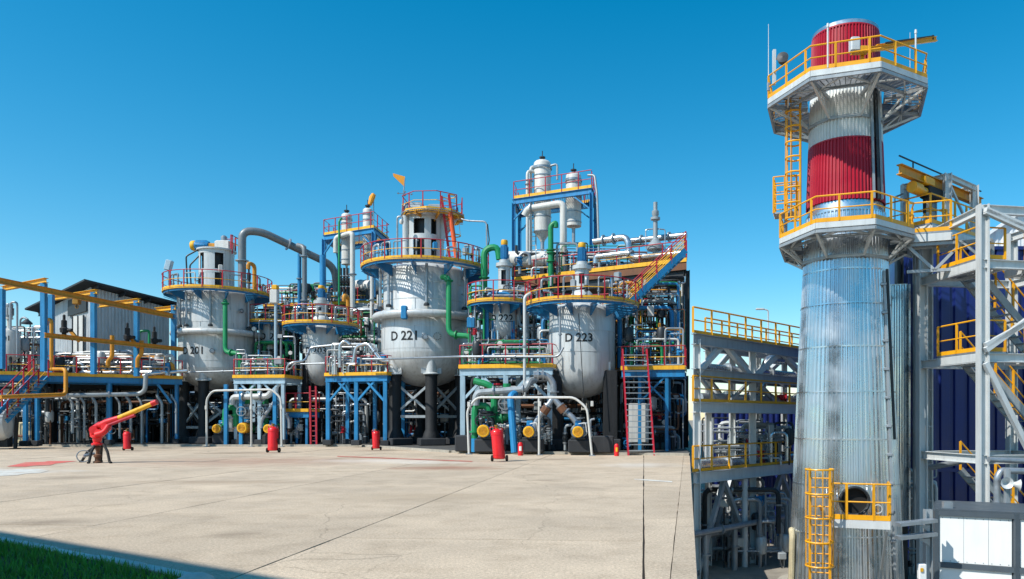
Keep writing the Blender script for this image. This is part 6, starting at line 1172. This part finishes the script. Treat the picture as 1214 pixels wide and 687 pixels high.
for y_ in (618, 634): MB().beam(A(1064, y_ + 4, 19.9), A(1108, y_ - 1, 20.1), .28, .09).build('tray_arm', 'galv', ctp, smooth=False); MB().slab([A(1090, y_ + 5, 20.2), A(1102, y_ + 5, 20.2), A(1102, y_ + 14, 20.2)], (0, 1, 0), .05).build('gusset', 'galv', ctp, smooth=False)
jb = thing('junction_box', 'small white electrical box low on the pale steel column', 'box', A(1092, 687, 20.0)); MB().bev(A(1093, 678, 20.2), (.2, .16, .42), .02).build('casing', 'panel_white', jb); MB().bev(A(1093, 676, 20.1), (.08, .02, .1), .005).build('notice', 'yellow', jb); MB().beam(G(1093, 20.3, YARD), A(1093, 686, 20.3), .06, .06).build('stand', 'galv', jb, smooth=False)

# ------------------------------------------------------------------ pipe rack
def rk(px): return 29.0 + (35.5 - 29.0) * (px - 824) / (945 - 824)
def RP(px, z, off=0.0): p = G(px, rk(px), z); return p + V((.3, 1, 0)).normalized() * off
ZL = {'a': 4.75, 'b': 3.45, 'c': 2.15, 'd': -.55}
rack = thing('pipe_rack', 'tall pale steel pipe rack with yellow railed walkways left of the stack', 'pipe rack', RP(880, YARD)); pxs = (826, 858, 892, 926, 960)
for off in (0, 3.2):
    for px_ in pxs: MB().ibeam(RP(px_, YARD, off), RP(px_, ZL['a'], off), .26, .26, .03).build('column', 'steel_white', rack, smooth=False) if px_ in (826, 892, 960) or off else None
    for k_, h in (('a', .42), ('b', .36), ('c', .4), ('d', .44)): MB().ibeam(RP(822, ZL[k_], off), RP(968, ZL[k_], off), .24, h, .03).build('chord', 'steel_grey' if k_ in 'ab' else 'steel_white', rack, smooth=False)
    for i, (p, q) in enumerate(zip(pxs, pxs[1:])):
        a, b_ = ('a', 'b') if i % 2 else ('b', 'a'); MB().beam(RP(p, ZL[a], off), RP(q, ZL[b_], off), .2, .2).build('diagonal', 'steel_white', rack, smooth=False); MB().beam(RP(p, ZL['c' if i % 2 else 'b'], off), RP(q, ZL['b' if i % 2 else 'c'], off), .12, .12).build('diagonal', 'steel_grey', rack, smooth=False)
        MB().beam(RP(p, -.8 if i % 2 else YARD + .2, off), RP(q, YARD + .2 if i % 2 else -.8, off), .18, .18).build('diagonal', 'steel_grey', rack, smooth=False)
for k_ in 'abcd':
    for px_ in pxs: MB().ibeam(RP(px_, ZL[k_] - .05, .1), RP(px_, ZL[k_] - .05, 3.1), .16, .24).build('cross_beam', 'steel_grey', rack, smooth=False)
for k_, lift in (('a', .23), ('c', .22), ('d', .24)):
    p = [RP(822, ZL[k_] + lift, -.08), RP(966, ZL[k_] + lift, -.08)]; railing(rack, p, h=.98, top='yard_yellow', mid='yard_yellow', post='yard_yellow', sp=1.25, r=.035); toe(rack, p, .11, 'yard_yellow')
    MB().slab([RP(822, ZL[k_] + lift - .02), RP(966, ZL[k_] + lift - .02), RP(966, ZL[k_] + lift - .02, .9), RP(822, ZL[k_] + lift - .02, .9)], (0, 0, 1), .03).build('walkway', 'galv', rack, smooth=False)
railing(rack, [RP(822, ZL['a'] + .23, 3.2), RP(966, ZL['a'] + .23, 3.2)], h=.98, top='yard_yellow', mid='yard_yellow', post='yard_yellow', sp=1.25, r=.035)
for i, (z, off, r_, m, lab) in enumerate(((ZL['b'] + .35, 1.6, .16, 'alu', 'silver pipe on the second level of the pipe rack'), (ZL['b'] + .32, 2.4, .12, 'galv', 'thin galvanised pipe on the second level of the pipe rack'), (ZL['c'] + .4, 1.5, .2, 'galv', 'broad galvanised pipe on the third level of the pipe rack'), (ZL['c'] + .36, 2.3, .14, 'alu', 'silver pipe at the back of the third rack level'), (ZL['d'] + .42, 1.4, .18, 'alu', 'silver pipe on the lowest rack level'), (ZL['d'] + .4, 2.2, .15, 'dark_steel', 'dark pipe on the lowest rack level'), (-2.65, -.5, .12, 'galv', 'level pipe in front of the rack near the ground'), (-2.95, 1.2, .15, 'galv', 'level pipe through the foot of the pipe rack'))):
    run('rack_pipe', lab, [RP(822, z, off), RP(966, z, off)], r_, m, flanges=[(0, .2), (0, .55), (0, .8)])
run('rack_pipe', 'silver elbow pipe rising between the rack levels', [RP(893, ZL['c'] + .3, 1.4), RP(904, ZL['b'] + .1, 1.4), RP(906, ZL['a'] - .3, 1.4), RP(925, ZL['a'] - .3, 1.4)], .2, 'alu', .5, [(0, .5)])
for px_, m in ((838, 'galv'), (872, 'galv'), (884, 'steel_white')): run('rack_leg_pipe', 'upright %s pipe at the foot of the pipe rack %s' % (('grey', 'left of the centre column') if px_ == 838 else ('grey', 'near the centre column') if px_ == 872 else ('pale', 'beside the centre column')), [RP(px_, YARD, -.4), RP(px_, -2.6 if px_ < 880 else -.8, -.4)], .13, m, flanges=[(0, .5)])
PAL_R = ['galv', 'steel_grey', 'dark_steel', 'steel_white', 'alu', 'steel_grey']
pipework('pipes and valves crowded at the foot of the pipe rack', 826, 938, 31.5, 36, YARD, -.9, 26, 41, PAL_R, .05, .14)
pipework('pipes and valves on the lowest rack level', 826, 940, 33.5, 36, ZL['d'] + .2, ZL['c'] - .4, 20, 42, PAL_R, .05, .14)
pipework('pipes and valves on the third rack level', 830, 945, 34.5, 36.5, ZL['c'] + .2, ZL['b'] - .6, 4, 43, PAL_R, .05, .12)
pipework('pipes and valves behind the foot of the stack', 1060, 1110, 30, 32, YARD, 0.2, 10, 44, PAL_R, .05, .12)
lp = thing('street_lamp', 'thin pole lamp rising above the pipe rack walkway', 'lamp', RP(905, ZL['a'], 3.4)); bz = RP(905, ZL['a'] + .2, 3.4); MB().tube(bend([bz, bz + V((0, 0, 2.0)), bz + V((-.3, 0, 2.05))], .1), .035, 6).build('pole', 'steel_white', lp); MB().bev(bz + V((-.4, 0, 2.05)), (.4, .16, .08), .02).build('lamp_head', 'steel_white', lp)
